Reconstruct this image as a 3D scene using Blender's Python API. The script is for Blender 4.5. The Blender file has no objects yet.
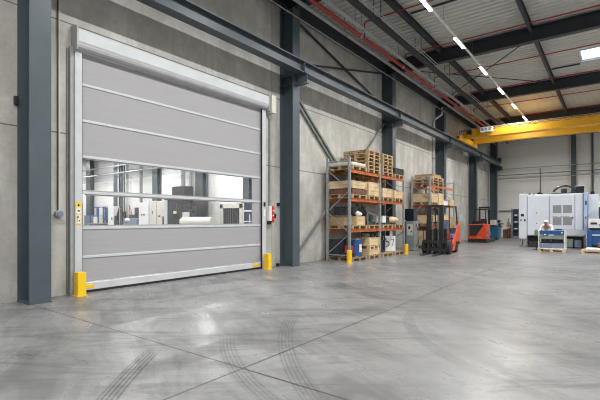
import bpy, bmesh, math, random
from mathutils import Vector, Matrix
random.seed(7)
R = math.radians
scn = bpy.context.scene
COL = scn.collection

# ------------------------------------------------------------------ materials
def _new(name):
    m = bpy.data.materials.new(name); m.use_nodes = True
    nt = m.node_tree; nt.nodes.clear()
    out = nt.nodes.new('ShaderNodeOutputMaterial')
    b = nt.nodes.new('ShaderNodeBsdfPrincipled')
    nt.links.new(b.outputs[0], out.inputs[0])
    return m, nt, b, out

def nmath(nt, op, a, b=None, c=None, clamp=False):
    n = nt.nodes.new('ShaderNodeMath'); n.operation = op; n.use_clamp = clamp
    for i, v in enumerate((a, b, c)):
        if v is None: continue
        if isinstance(v, (int, float)): n.inputs[i].default_value = v
        else: nt.links.new(v, n.inputs[i])
    return n.outputs[0]

def nmix(nt, fac, a, b, mode='MIX'):
    n = nt.nodes.new('ShaderNodeMix'); n.data_type = 'RGBA'; n.blend_type = mode
    for i, v in ((0, fac), (6, a), (7, b)):
        if isinstance(v, (int, float)): n.inputs[i].default_value = v
        elif isinstance(v, tuple): n.inputs[i].default_value = (*v, 1) if len(v) == 3 else v
        else: nt.links.new(v, n.inputs[i])
    return n.outputs[2]

def nnoise(nt, vec, scale, detail=4, rough=.55):
    n = nt.nodes.new('ShaderNodeTexNoise'); n.inputs['Scale'].default_value = scale
    n.inputs['Detail'].default_value = detail; n.inputs['Roughness'].default_value = rough
    nt.links.new(vec, n.inputs['Vector']); return n.outputs['Fac']

def nmap(nt, v, a, b, c, d):
    n = nt.nodes.new('ShaderNodeMapRange')
    nt.links.new(v, n.inputs[0])
    for i, x in enumerate((a, b, c, d)): n.inputs[i+1].default_value = x
    return n.outputs[0]

def nscale(nt, vec, s):
    n = nt.nodes.new('ShaderNodeMapping'); n.inputs['Scale'].default_value = s
    nt.links.new(vec, n.inputs['Vector']); return n.outputs[0]

def bump(nt, b, h, strength=.1, dist=.01):
    n = nt.nodes.new('ShaderNodeBump'); n.inputs['Strength'].default_value = strength
    n.inputs['Distance'].default_value = dist
    nt.links.new(h, n.inputs['Height']); nt.links.new(n.outputs[0], b.inputs['Normal'])

def paint(name, col, rough=.45, metal=0., var=.12, scale=3., bmp=0.0, coords='Object'):
    m, nt, b, out = _new(name)
    tc = nt.nodes.new('ShaderNodeTexCoord')
    v = tc.outputs['Object']
    f = nnoise(nt, v, scale)
    f = nmap(nt, f, .3, .7, 0, 1)
    dark = tuple(c*(1-var) for c in col); light = tuple(min(1, c*(1+var)) for c in col)
    nt.links.new(nmix(nt, f, dark, light), b.inputs['Base Color'])
    b.inputs['Roughness'].default_value = rough; b.inputs['Metallic'].default_value = metal
    if bmp: bump(nt, b, nnoise(nt, v, scale*8), bmp)
    return m

def wood(name, col, var=.3):
    m, nt, b, out = _new(name)
    tc = nt.nodes.new('ShaderNodeTexCoord'); g = nt.nodes.new('ShaderNodeNewGeometry')
    v = nscale(nt, tc.outputs['Object'], (2, 2, 30))
    f = nmap(nt, nnoise(nt, v, 2), .3, .7, 0, 1)
    f2 = nmap(nt, nnoise(nt, g.outputs['Position'], 2.5), .35, .65, 0, 1)
    c1 = nmix(nt, f, tuple(c*(1-var) for c in col), col)
    c2 = nmix(nt, f2, (.75, .72, .7), (1, 1, 1))
    nt.links.new(nmix(nt, 1.0, c1, c2, 'MULTIPLY'), b.inputs['Base Color'])
    b.inputs['Roughness'].default_value = .8
    return m

def circ3(a, b, c):
    ax, ay = a; bx, by = b; cx, cy = c
    d = 2*(ax*(by-cy)+bx*(cy-ay)+cx*(ay-by))
    ux = ((ax*ax+ay*ay)*(by-cy)+(bx*bx+by*by)*(cy-ay)+(cx*cx+cy*cy)*(ay-by))/d
    uy = ((ax*ax+ay*ay)*(cx-bx)+(bx*bx+by*by)*(ax-cx)+(cx*cx+cy*cy)*(bx-ax))/d
    return ux, uy, math.hypot(ax-ux, ay-uy)

def floor_material():
    m, nt, b, out = _new('polished_concrete')
    g = nt.nodes.new('ShaderNodeNewGeometry'); P = g.outputs['Position']
    s = nt.nodes.new('ShaderNodeSeparateXYZ'); nt.links.new(P, s.inputs[0])
    X, Y = s.outputs[0], s.outputs[1]
    def dnoise(vec, scale, detail, rough, dist):
        n = nt.nodes.new('ShaderNodeTexNoise'); nt.links.new(vec, n.inputs['Vector'])
        for k_, v_ in (('Scale', scale), ('Detail', detail), ('Roughness', rough), ('Distortion', dist)): n.inputs[k_].default_value = v_
        return n.outputs['Fac']
    rot = nt.nodes.new('ShaderNodeMapping'); rot.inputs['Rotation'].default_value = (0, 0, .5); nt.links.new(P, rot.inputs['Vector'])
    rot2 = nt.nodes.new('ShaderNodeMapping'); rot2.inputs['Rotation'].default_value = (0, 0, -.7); nt.links.new(P, rot2.inputs['Vector'])
    n1 = nmap(nt, dnoise(P, .45, 6, .6, 1.2), .36, .64, 0, 1)
    n2 = nmap(nt, dnoise(nscale(nt, rot.outputs[0], (.6, 2.4, 1)), .9, 7, .66, .8), .38, .62, 0, 1)
    n3 = nmap(nt, nnoise(nt, P, 24, 4, .6), .3, .7, 0, 1)
    n4 = nmap(nt, dnoise(nscale(nt, rot2.outputs[0], (.5, 2.6, 1)), .8, 8, .7, 1.5), .50, .66, 0, 1)
    n5 = nmap(nt, dnoise(P, 2.4, 6, .7, .6), .42, .7, 0, 1)
    c = nmix(nt, n1, (.120, .121, .122), (.255, .257, .262))
    c = nmix(nt, nmath(nt, 'MULTIPLY', n2, .5), c, (.33, .333, .342))
    c = nmix(nt, nmath(nt, 'MULTIPLY', n4, .55), c, (.070, .070, .067))
    c = nmix(nt, nmath(nt, 'MULTIPLY', n5, .3), c, (.085, .085, .08))
    c = nmix(nt, nmath(nt, 'MULTIPLY', n3, .22), c, (.09, .09, .087))
    # saw-cut joints of the slab
    def line(coord, pos, w):
        return nmath(nt, 'LESS_THAN', nmath(nt, 'ABSOLUTE', nmath(nt, 'SUBTRACT', coord, pos)), w)
    J = None
    for coord, pos in ((X, 5.76), (X, 11.6), (X, 17.4), (Y, 3.0), (Y, 10.5), (Y, 18.), (Y, -4.5), (Y, 25.5), (Y, 33.)):
        l = line(coord, pos, .012)
        J = l if J is None else nmath(nt, 'MAXIMUM', J, l)
    c = nmix(nt, nmath(nt, 'MULTIPLY', J, .9), c, (.05, .046, .042))
    # tyre marks: arcs with tread stripes
    T = None
    arcs = [((4.45, 2.9), (4.80, 2.46), (5.40, 1.78), .11, 1.2, 3.0, 1.0),
            ((4.74, 3.76), (5.60, 3.05), (6.48, 2.60), .11, 2.3, 3.9, .55),
            ((4.83, 5.0), (5.78, 3.7), (6.71, 2.87), .12, 2.5, 5.3, .6),
            ((6.05, 6.95), (6.50, 5.55), (7.65, 4.37), .10, 3.9, 7.1, .6),
            ((5.8, 8.6), (6.15, 6.6), (7.4, 4.9), .07, 4.5, 8.6, .35),
            ((3.2, 9.5), (5.2, 6.6), (8.2, 5.6), .12, 5.6, 9.4, .3),
            ((2.4, 7.4), (4.3, 6.5), (6.3, 6.9), .14, 6.0, 8.4, .35),
            ((3.4, 13.2), (5.4, 10.2), (9.0, 8.8), .14, 8.6, 13.6, .3),
            ((2.6, 4.9), (4.2, 5.3), (6.2, 7.7), .13, 4.9, 7.9, .28),
            ((6.6, 14.), (6.9, 9.5), (8.4, 6.2), .13, 6.0, 14., .25)]
    for a, bb, cc, w, y0, y1, k in arcs:
        cx, cy, r = circ3(a, bb, cc)
        dx = nmath(nt, 'SUBTRACT', X, cx); dy = nmath(nt, 'SUBTRACT', Y, cy)
        d = nmath(nt, 'SQRT', nmath(nt, 'ADD', nmath(nt, 'MULTIPLY', dx, dx), nmath(nt, 'MULTIPLY', dy, dy)))
        e = nmath(nt, 'SUBTRACT', d, r)
        band = nmap(nt, nmath(nt, 'ABSOLUTE', e), w*.75, w, 1, 0)
        st = nmap(nt, nmath(nt, 'SINE', nmath(nt, 'MULTIPLY', e, 150.)), -.6, .8, .25, 1)
        lim = nmath(nt, 'MULTIPLY', nmap(nt, Y, y0, y0+.5, 0, 1), nmap(nt, Y, y1-.5, y1, 1, 0))
        side = nmap(nt, X, 1.5, 2.5, 0, 1)
        t = nmath(nt, 'MULTIPLY', nmath(nt, 'MULTIPLY', band, st), nmath(nt, 'MULTIPLY', nmath(nt, 'MULTIPLY', lim, side), k))
        T = t if T is None else nmath(nt, 'MAXIMUM', T, t)
    T = nmath(nt, 'MULTIPLY', T, nmap(nt, n3, 0, 1, .45, 1))
    # scuffs
    for (px, py, r_, k) in ((3.55, 1.84, .34, .8), (4.24, 2.12, .17, .8), (5.64, 3.65, .2, .45), (3.0, 2.6, .5, .3)):
        dx = nmath(nt, 'MULTIPLY', nmath(nt, 'SUBTRACT', X, px), 1.0); dy = nmath(nt, 'MULTIPLY', nmath(nt, 'SUBTRACT', Y, py), 2.4)
        d = nmath(nt, 'SQRT', nmath(nt, 'ADD', nmath(nt, 'MULTIPLY', dx, dx), nmath(nt, 'MULTIPLY', dy, dy)))
        t = nmath(nt, 'MULTIPLY', nmap(nt, d, r_*.2, r_, k, 0), nmap(nt, nnoise(nt, nscale(nt, P, (1, 5, 1)), 9, 5), .42, .6, 0, 1))
        T = nmath(nt, 'MAXIMUM', T, t)
    c = nmix(nt, nmath(nt, 'MULTIPLY', T, .85), c, (.035, .035, .033))
    nt.links.new(c, b.inputs['Base Color'])
    r = nmath(nt, 'ADD', nmath(nt, 'ADD', nmap(nt, n2, 0, 1, .40, .26), nmath(nt, 'MULTIPLY', n4, .12)), nmath(nt, 'MULTIPLY', T, .2))
    nt.links.new(r, b.inputs['Roughness'])
    b.inputs['Specular IOR Level'].default_value = .34
    bump(nt, b, nnoise(nt, P, 1.2, 1), .04, .004)
    return m

def wall_material():
    m, nt, b, out = _new('precast_concrete')
    g = nt.nodes.new('ShaderNodeNewGeometry'); P = g.outputs['Position']
    s = nt.nodes.new('ShaderNodeSeparateXYZ'); nt.links.new(P, s.inputs[0])
    Y, Z = s.outputs[1], s.outputs[2]
    n1 = nmap(nt, nnoise(nt, P, .9, 7, .65), .36, .64, 0, 1)
    n2 = nmap(nt, nnoise(nt, nscale(nt, P, (1, 1.7, .45)), 1.4, 8, .68), .42, .64, 0, 1)
    n4 = nmap(nt, nnoise(nt, nscale(nt, P, (1, 1, 1.6)), 2.6, 8, .7), .5, .66, 0, 1)
    n3 = nmap(nt, nnoise(nt, P, 14, 4, .6), .35, .7, 0, 1)
    c = nmix(nt, n1, (.40, .39, .36), (.62, .61, .58))
    c = nmix(nt, nmath(nt, 'MULTIPLY', n2, .65), c, (.34, .33, .30))
    c = nmix(nt, nmath(nt, 'MULTIPLY', n4, .4), c, (.36, .35, .32))
    c = nmix(nt, nmath(nt, 'MULTIPLY', n3, .18), c, (.56, .55, .52))
    J = None
    def ln(coord, pos, w):
        return nmath(nt, 'LESS_THAN', nmath(nt, 'ABSOLUTE', nmath(nt, 'SUBTRACT', coord, pos)), w)
    for coord, pos, w in ((Z, 3.23, .013), (Z, 5.46, .013), (Y, 10.1, .012), (Y, 25.0, .012), (Y, 17.6, .012), (Y, 32.5, .012)):
        l = ln(coord, pos, w); J = l if J is None else nmath(nt, 'MAXIMUM', J, l)
    c = nmix(nt, nmath(nt, 'MULTIPLY', J, .8), c, (.10, .085, .07))
    # splash dirt along the foot
    foot = nmath(nt, 'MULTIPLY', nmap(nt, Z, 0, .35, .5, 0), n2)
    c = nmix(nt, foot, c, (.2, .19, .17))
    nt.links.new(c, b.inputs['Base Color']); b.inputs['Roughness'].default_value = .85
    bump(nt, b, nmath(nt, 'SUBTRACT', n3, J), .25, .004)
    return m

def cladding_material(name, col, split=None, col2=None, pitch=1.0):
    m, nt, b, out = _new(name)
    g = nt.nodes.new('ShaderNodeNewGeometry'); P = g.outputs['Position']
    s = nt.nodes.new('ShaderNodeSeparateXYZ'); nt.links.new(P, s.inputs[0])
    Z = s.outputs[2]
    n1 = nmap(nt, nnoise(nt, P, .5, 3), .3, .7, 0, 1)
    c = nmix(nt, n1, tuple(x*.95 for x in col), col)
    fr = nmath(nt, 'FRACT', nmath(nt, 'DIVIDE', Z, pitch))
    l = nmath(nt, 'LESS_THAN', fr, .022)
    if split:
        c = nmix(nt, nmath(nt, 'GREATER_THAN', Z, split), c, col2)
    c = nmix(nt, nmath(nt, 'MULTIPLY', l, .35), c, (.3, .3, .3))
    nt.links.new(c, b.inputs['Base Color']); b.inputs['Roughness'].default_value = .45
    return m

def glass_material(name, tint=(.97, .98, .98), refl=.08):
    m = bpy.data.materials.new(name); m.use_nodes = True; nt = m.node_tree; nt.nodes.clear()
    out = nt.nodes.new('ShaderNodeOutputMaterial'); t = nt.nodes.new('ShaderNodeBsdfTransparent')
    t.inputs[0].default_value = (*tint, 1)
    gl = nt.nodes.new('ShaderNodeBsdfGlossy'); gl.inputs['Roughness'].default_value = .06
    tc = nt.nodes.new('ShaderNodeTexCoord'); f = nnoise(nt, tc.outputs['Object'], 2.0)
    fac = nmap(nt, f, .2, .8, refl*.8, refl*1.2)
    mx = nt.nodes.new('ShaderNodeMixShader'); nt.links.new(fac, mx.inputs[0])
    nt.links.new(t.outputs[0], mx.inputs[1]); nt.links.new(gl.outputs[0], mx.inputs[2])
    nt.links.new(mx.outputs[0], out.inputs[0]); return m

def emit_material(name, col, strength):
    m, nt, b, out = _new(name)
    b.inputs['Base Color'].default_value = (*col, 1)
    b.inputs['Emission Color'].default_value = (*col, 1); b.inputs['Emission Strength'].default_value = strength
    return m

def curtain_material():
    m, nt, b, out = _new('curtain_fabric')
    tc = nt.nodes.new('ShaderNodeTexCoord'); O = tc.outputs['Object']
    f = nnoise(nt, nscale(nt, O, (1, .4, 40)), 1.5, 3)
    f = nmap(nt, f, .3, .7, 0, 1)
    nt.links.new(nmix(nt, f, (.350, .345, .366), (.382, .377, .396)), b.inputs['Base Color'])
    b.inputs['Roughness'].default_value = .55
    bump(nt, b, nnoise(nt, nscale(nt, O, (1, 2, 14)), 4, 2), .12, .003)
    return m

M = {}
M['floor'] = floor_material(); M['concrete'] = wall_material()
M['clad'] = cladding_material('light_wall_cladding', (.78, .78, .755))
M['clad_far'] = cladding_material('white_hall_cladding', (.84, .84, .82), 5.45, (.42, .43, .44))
M['steel'] = paint('anthracite_paint', (.066, .088, .104), .42, 0, .1, 2)
M['steel2'] = paint('dark_roof_steel', (.026, .031, .039), .55, 0, .1, 2)
M['galv'] = paint('galvanised_steel', (.34, .36, .37), .42, .35, .15, 6)
M['galv_d'] = paint('dull_galvanised', (.20, .215, .21), .55, .3, .2, 5)
M['deck'] = paint('ribbed_roof_sheet', (.60, .60, .56), .6, 0, .03, .6)
M['alu'] = paint('aluminium', (.58, .60, .62), .4, .1, .06, 4)
M['alu_grey'] = paint('grey_door_frame', (.40, .41, .415), .45, .1, .08, 4)
M['hood'] = paint('door_hood_white', (.56, .60, .62), .4, .05, .05, 3)
M['curtain'] = curtain_material()
M['pane'] = glass_material('clear_vision_panel', (.94, .945, .95), .07)
M['black'] = paint('black_rubber', (.012, .012, .013), .6, 0, .2, 6)
M['blackm'] = paint('black_metal', (.02, .021, .024), .4, 0, .2, 5)
M['yellow'] = paint('yellow_guard_paint', (.88, .55, .01), .45, 0, .08, 6)
M['crane'] = paint('crane_yellow_paint', (.80, .42, .02), .4, 0, .1, 1.5)
M['festoon'] = paint('dusty_cable', (.38, .27, .11), .7, 0, .3, 8)
M['red'] = paint('red_pipe_paint', (.34, .032, .024), .5, 0, .15, 3)
M['redbox'] = paint('red_enclosure', (.62, .03, .03), .4, 0, .1, 5)
M['white'] = paint('white_paint', (.78, .79, .80), .4, 0, .05, 3)
M['machine'] = paint('machine_light_grey', (.64, .69, .76), .35, 0, .04, 1.5)
M['machine_b'] = paint('machine_blue_grey', (.42, .52, .68), .4, 0, .1, 2)
M['grille'] = paint('grille_grey', (.25, .255, .27), .6, 0, .15, 30)
M['cream'] = paint('cream_paint', (.66, .64, .58), .45, 0, .06, 2)
M['blue'] = paint('blue_paint', (.018, .080, .26), .45, 0, .12, 4)
M['lblue'] = paint('petrol_blue_paint', (.012, .12, .24), .45, 0, .12, 4)
M['navy'] = paint('navy_paint', (.022, .035, .075), .5, 0, .2, 4)
M['bgrey'] = paint('blue_grey_steel', (.20, .25, .34), .5, .1, .12, 4)
M['orange_r'] = paint('rack_orange_paint', (.56, .155, .045), .55, 0, .2, 4)
M['orange'] = paint('truck_orange_paint', (.68, .065, .020), .4, 0, .08, 4)
M['amber'] = paint('amber_paint', (.72, .30, .05), .4, 0, .1, 4)
M['wood'] = wood('pallet_wood', (.52, .37, .21))
M['wood_o'] = wood('weathered_wood', (.40, .30, .20), .4)
M['wood_l'] = wood('fresh_crate_wood', (.76, .58, .35), .16)
M['wrap'] = paint('pale_wrap', (.66, .66, .62), .5, 0, .15, 10, .4)
M['darkgood'] = paint('dark_goods', (.035, .035, .04), .6, 0, .4, 8, .4)
M['brown'] = paint('brown_goods', (.16, .07, .05), .6, 0, .3, 8)
M['tyre'] = paint('tyre_rubber', (.022, .022, .022), .8, 0, .2, 20, .4)
M['skin'] = paint('skin', (.45, .27, .19), .6, 0, .08, 20)
M['hair'] = paint('dark_hair', (.03, .022, .018), .7, 0, .2, 40)
M['cloth'] = paint('white_work_cloth', (.78, .78, .77), .85, 0, .06, 20, .3)
M['trouser'] = paint('dark_work_trousers', (.03, .035, .05), .85, 0, .15, 20)
M['denim'] = paint('blue_grey_cloth', (.13, .17, .25), .8, 0, .2, 20)
M['teal'] = paint('pale_teal_face', (.35, .55, .55), .25, 0, .1, 10)
M['green'] = paint('grey_green_goods', (.20, .25, .21), .6, 0, .2, 10)
M['lamp'] = emit_material('luminaire_diffuser', (1, .985, .95), 9.0)
M['lampbody'] = paint('luminaire_white', (.8, .8, .8), .4)
M['skyglass'] = glass_material('skylight_sheet', (.92, .95, .97), .06)
M['screen'] = paint('dark_screen', (.015, .02, .028), .2, 0, .2, 4)
M['sack'] = paint('beige_sack', (.60, .46, .30), .85, 0, .15, 8, .5)

# ------------------------------------------------------------------ mesh building
class MB:
    def __init__(s): s.bm = bmesh.new(); s.marks = []
    def quadmesh(s, V, Fs):
        vs = [s.bm.verts.new(v) for v in V]
        for f in Fs:
            try: s.bm.faces.new([vs[i] for i in f])
            except ValueError: pass
        s.marks.append(len(s.bm.verts)); return s
    def box(s, x0, x1, y0, y1, z0, z1, mat=None):
        V = [(x, y, z) for z in (z0, z1) for y in (y0, y1) for x in (x0, x1)]
        if mat is not None: V = [mat @ Vector(v) for v in V]
        s.quadmesh(V, [(0, 2, 3, 1), (4, 5, 7, 6), (0, 1, 5, 4), (2, 6, 7, 3), (0, 4, 6, 2), (1, 3, 7, 5)])
        return s
    def bar(s, p, q, w, h=None):
        h = h or w; p, q = Vector(p), Vector(q); d = q-p
        m = Matrix.Translation(p) @ d.to_track_quat('Z', 'Y').to_matrix().to_4x4()
        return s.box(-w/2, w/2, -h/2, h/2, 0, d.length, m)
    def cyl(s, p, q, r, n=12, r2=None):
        r2 = r if r2 is None else r2
        p, q = Vector(p), Vector(q); d = q-p
        m = Matrix.Translation(p) @ d.to_track_quat('Z', 'Y').to_matrix().to_4x4()
        a = [s.bm.verts.new(m @ Vector((r*math.cos(2*math.pi*i/n), r*math.sin(2*math.pi*i/n), 0))) for i in range(n)]
        b = [s.bm.verts.new(m @ Vector((r2*math.cos(2*math.pi*i/n), r2*math.sin(2*math.pi*i/n), d.length))) for i in range(n)]
        for i in range(n): s.bm.faces.new((a[i], a[(i+1) % n], b[(i+1) % n], b[i]))
        s.bm.faces.new(a[::-1]); s.bm.faces.new(b); s.marks.append(len(s.bm.verts)); return s
    def tube(s, pts, r, n=8):
        pts = [Vector(p) for p in pts]; rings = []
        for i, p in enumerate(pts):
            a = pts[max(i-1, 0)]; b = pts[min(i+1, len(pts)-1)]
            q = (b-a).to_track_quat('Z', 'Y')
            rings.append([s.bm.verts.new(p + q @ Vector((r*math.cos(2*math.pi*k/n), r*math.sin(2*math.pi*k/n), 0))) for k in range(n)])
        for u, v in zip(rings, rings[1:]):
            for k in range(n): s.bm.faces.new((u[k], u[(k+1) % n], v[(k+1) % n], v[k]))
        s.bm.faces.new(rings[0][::-1]); s.bm.faces.new(rings[-1]); s.marks.append(len(s.bm.verts)); return s
    def prism(s, prof, a, b, axis='x'):
        # prof: list of 2D points in the plane across the axis; x -> (y,z), y -> (x,z), z -> (x,y)
        def P(t, u, v): return {'x': (t, u, v), 'y': (u, t, v), 'z': (u, v, t)}[axis]
        A = [s.bm.verts.new(P(a, u, v)) for u, v in prof]; B = [s.bm.verts.new(P(b, u, v)) for u, v in prof]
        n = len(prof)
        for i in range(n): s.bm.faces.new((A[i], A[(i+1) % n], B[(i+1) % n], B[i]))
        s.bm.faces.new(A[::-1]); s.bm.faces.new(B); s.marks.append(len(s.bm.verts)); return s
    def isec(s, axis, c, w, h, a, b, tf=.025, tw=.014):
        # I section; c = (horizontal centre, bottom z) for x/y axes
        u0, z0 = c
        pr = [(u0-w/2, z0), (u0+w/2, z0), (u0+w/2, z0+tf), (u0+tw/2, z0+tf), (u0+tw/2, z0+h-tf), (u0+w/2, z0+h-tf),
              (u0+w/2, z0+h), (u0-w/2, z0+h), (u0-w/2, z0+h-tf), (u0-tw/2, z0+h-tf), (u0-tw/2, z0+tf), (u0-w/2, z0+tf)]
        return s.prism(pr, a, b, axis)
    def ball(s, c, r, sc=(1, 1, 1), n=12):
        m = Matrix.Translation(c) @ Matrix.Diagonal((*sc, 1))
        bmesh.ops.create_uvsphere(s.bm, u_segments=n, v_segments=max(6, n*2//3), radius=r, matrix=m); s.marks.append(len(s.bm.verts)); return s
    def torus(s, c, R_, r, axis='x', n=20, k=8, a0=0, a1=360):
        c = Vector(c); full = a1-a0 >= 360; rings = []
        for i in range(n if full else n+1):
            t = R(a0+(a1-a0)*i/n)
            ring = []
            for j in range(k):
                f = 2*math.pi*j/k; rr = R_+r*math.cos(f); w = r*math.sin(f)
                u, v = rr*math.cos(t), rr*math.sin(t)
                ring.append(s.bm.verts.new(c+Vector({'x': (w, u, v), 'y': (u, w, v), 'z': (u, v, w)}[axis])))
            rings.append(ring)
        m = len(rings)
        for i in range(m if full else m-1):
            u, v = rings[i], rings[(i+1) % m]
            for j in range(k): s.bm.faces.new((u[j], u[(j+1) % k], v[(j+1) % k], v[j]))
        if not full: s.bm.faces.new(rings[0]); s.bm.faces.new(rings[-1][::-1])
        s.marks.append(len(s.bm.verts)); return s
    def build(s, name, mat, parent=None, bevel=0, smooth=False, loc=None, rz=0, label=None, each=0):
        bmesh.ops.recalc_face_normals(s.bm, faces=s.bm.faces)
        if each:                                    # every `each` primitives become one part
            s.bm.verts.index_update(); ends = s.marks[each-1::each]; st = 0; out = []
            vs = [v.co.copy() for v in s.bm.verts]; fs = [[v.index for v in f.verts] for f in s.bm.faces]; s.bm.free()
            for e in ends:
                q = MB(); q.quadmesh(vs[st:e], [[i-st for i in f] for f in fs if st <= f[0] < e])
                out.append(q.build(name, mat, parent, bevel, smooth, loc, rz, label)); st = e
            return out
        me = bpy.data.meshes.new(name); s.bm.to_mesh(me); s.bm.free()
        if isinstance(mat, str): mat = M[mat]
        me.materials.append(mat)
        if smooth:
            for p in me.polygons: p.use_smooth = True
        o = bpy.data.objects.new(name, me); COL.objects.link(o)
        if parent is not None: o.parent = parent
        if loc is not None: o.location = loc
        o.rotation_euler.z = rz
        if bevel:
            b = o.modifiers.new('bevel', 'BEVEL'); b.width = bevel; b.segments = 2; b.limit_method = 'ANGLE'
        if label: o['label'] = label
        return o

def tag(o, label, cat, group=None, kind=None):
    o['label'] = label; o['category'] = cat
    if group: o['group'] = group
    if kind: o['kind'] = kind
    return o

def thing(name, label, cat, loc=(0, 0, 0), rz=0, group=None):
    o = bpy.data.objects.new(name, None); COL.objects.link(o); o.empty_display_size = .2
    o.location = loc; o.rotation_euler.z = rz
    return tag(o, label, cat, group)

def struct(mb, name, mat, label=None, bevel=0):
    o = mb.build(name, mat, bevel=bevel); o['kind'] = 'structure'
    if label: o['label'] = label; o['category'] = name.split('_')[0]
    return o

def copy_tree(o, parent=None):
    c = o.copy(); COL.objects.link(c)
    if parent is not None: c.parent = parent
    for ch in KIDS.get(o.name, []) or [x for x in bpy.data.objects if x.parent == o]:
        copy_tree(ch, c)
    return c
KIDS = {}
CACHE = {}
def inst(key, maker, loc, rz, label, cat, group=None):
    if key not in CACHE:
        o = maker(); CACHE[key] = o
    else:
        o = copy_tree(CACHE[key])
    o.location = loc; o.rotation_euler.z = rz
    for k in ('group',):
        if k in o: del o[k]
    return tag(o, label, cat, group)

def plain(name):
    o = bpy.data.objects.new(name, None); COL.objects.link(o); o.empty_display_size = .2
    return o

# ------------------------------------------------------------------ shell
HX, Y0, Y1, HZ = 24.0, -12.0, 40.3, 9.0
AX0, AY0, AY1, AZ = -46.0, -6.0, 22.0, 8.2       # the neighbouring hall behind the door
DY0, DY1, DZ = 4.10, 9.56, 5.0                   # clear door opening

struct(MB().box(AX0-.3, HX+.3, Y0-.3, Y1+.3, -.3, 0), 'floor', 'floor', 'polished grey concrete slab with tyre marks and saw cuts')
w = MB()
w.box(-.25, 0, Y0, DY0, 0, HZ); w.box(-.25, 0, DY1, Y1, 0, HZ); w.box(-.25, 0, DY0, DY1, DZ, HZ)
struct(w, 'wall_left', 'concrete', 'grey precast concrete wall with horizontal panel joints')
struct(MB().box(-.25, HX+.25, Y1, Y1+.25, 0, HZ), 'wall_back', 'clad', 'pale sandwich panel end wall')
struct(MB().box(HX, HX+.25, Y0, Y1, 0, HZ), 'wall_right', 'clad')
struct(MB().box(-.25, HX+.25, Y0-.25, Y0, 0, HZ), 'wall_front', 'concrete')

SKY = [(7.6, 22.15, 10.6, 23.65), (15.6, 22.15, 18.6, 23.65), (7.6, 7.15, 10.6, 8.65), (15.6, 7.15, 18.6, 8.65), (11.6, -6.35, 14.6, -4.85), (11.6, 34.6, 14.6, 36.1)]
dk = MB(); pitch = .28
def deck_strip(xa, xb, ya, yb):
    y = ya; pr = []
    while y < yb-1e-4:
        for dy, dz in ((0, 0), (.13, 0), (.165, .07), (.245, .07), (.28, 0)):
            if y+dy <= yb+1e-4 and not (pr and abs(pr[-1][0]-(y+dy)) < 1e-5): pr.append((y+dy, HZ+dz))
        y += pitch
    pr.append((yb, HZ)) if abs(pr[-1][0]-yb) > 1e-4 else None
    lo = [dk.bm.verts.new((xa, u, v)) for u, v in pr]; hi = [dk.bm.verts.new((xb, u, v)) for u, v in pr]
    for i in range(len(pr)-1): dk.bm.faces.new((lo[i], lo[i+1], hi[i+1], hi[i]))
rows = sorted(set((a[1], a[3]) for a in SKY)); y = Y0
for ya, yb in rows:
    deck_strip(-.25, HX+.25, y, ya)
    xs = -.25
    for s_ in sorted(a for a in SKY if (a[1], a[3]) == (ya, yb)):
        deck_strip(xs, s_[0], ya, yb); xs = s_[2]
    deck_strip(xs, HX+.25, ya, yb); y = yb
deck_strip(-.25, HX+.25, y, Y1+.25)
ce = struct(dk, 'ceiling', 'deck', 'ribbed sheet metal roof deck')
sm = ce.modifiers.new('solid', 'SOLIDIFY'); sm.thickness = .04; sm.offset = 1
for i, (xa, ya, xb, yb) in enumerate(SKY):
    f = MB(); t = .06
    f.box(xa-t, xa, ya-t, yb+t, HZ-.02, HZ+.3); f.box(xb, xb+t, ya-t, yb+t, HZ-.02, HZ+.3)
    f.box(xa, xb, ya-t, ya, HZ-.02, HZ+.3); f.box(xa, xb, yb, yb+t, HZ-.02, HZ+.3)
    o = struct(f, 'window_%d' % (i+1), 'white', 'rectangular roof light with white kerb')
    MB().box(xa, xb, ya, yb, HZ+.24, HZ+.26).build('pane', 'skyglass', o)

# neighbouring hall seen through the clear strips of the door
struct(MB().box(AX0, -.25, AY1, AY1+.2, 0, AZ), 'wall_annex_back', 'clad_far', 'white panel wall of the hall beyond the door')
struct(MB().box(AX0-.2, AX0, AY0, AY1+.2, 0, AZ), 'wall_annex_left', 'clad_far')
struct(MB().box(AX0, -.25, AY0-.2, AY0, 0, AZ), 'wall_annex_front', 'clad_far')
struct(MB().box(AX0-.2, -.25, AY0-.2, AY1+.2, AZ, AZ+.15), 'ceiling_annex', 'deck')

# ------------------------------------------------------------------ steel frame
CY = [-11.6, -4.3, 3.14, 10.67, 18.2, 25.65, 33.1]
# column names for labels
CLAB = {-11.6: 'anthracite steel column furthest behind the camera', -4.3: 'anthracite steel column behind the camera',
        3.14: 'wide anthracite steel column left of the roller door', 10.67: 'anthracite steel column between the roller door and the first rack',
        18.2: 'anthracite steel column behind the right end of the first rack', 25.65: 'anthracite steel column rising behind the second rack',
        33.1: 'anthracite steel column behind the orange reach truck'}
def make_column():
    r = plain('steel_column')
    m = MB(); w_, d, tf = .36, .55, .028
    m.prism([(0, -w_/2), (0, w_/2), (tf, w_/2), (tf, .01), (d-tf, .01), (d-tf, w_/2), (d, w_/2), (d, -w_/2), (d-tf, -w_/2), (d-tf, -.01), (tf, -.01), (tf, -w_/2)], 0.02, 8.35, 'z')
    m.build('shaft', 'steel', r, bevel=.003)
    MB().box(-.0, .565, -.19, .19, 0, .02).build('base_plate', 'steel', r)
    b = MB()   # corbel carrying the crane beam
    b.isec('x', (0, 5.86), .24, .32, d, .98, .02, .014)
    b.box(d, .98, -.12, .12, 6.17, 6.186)
    b.build('crane_bracket', 'steel', r)
    st = MB()
    for z in (5.88, 6.16, 8.3): st.box(tf, d-tf, -w_/2+.005, w_/2-.005, z, z+.018)
    st.build('stiffener', 'steel', r, each=1)
    return r
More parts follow.
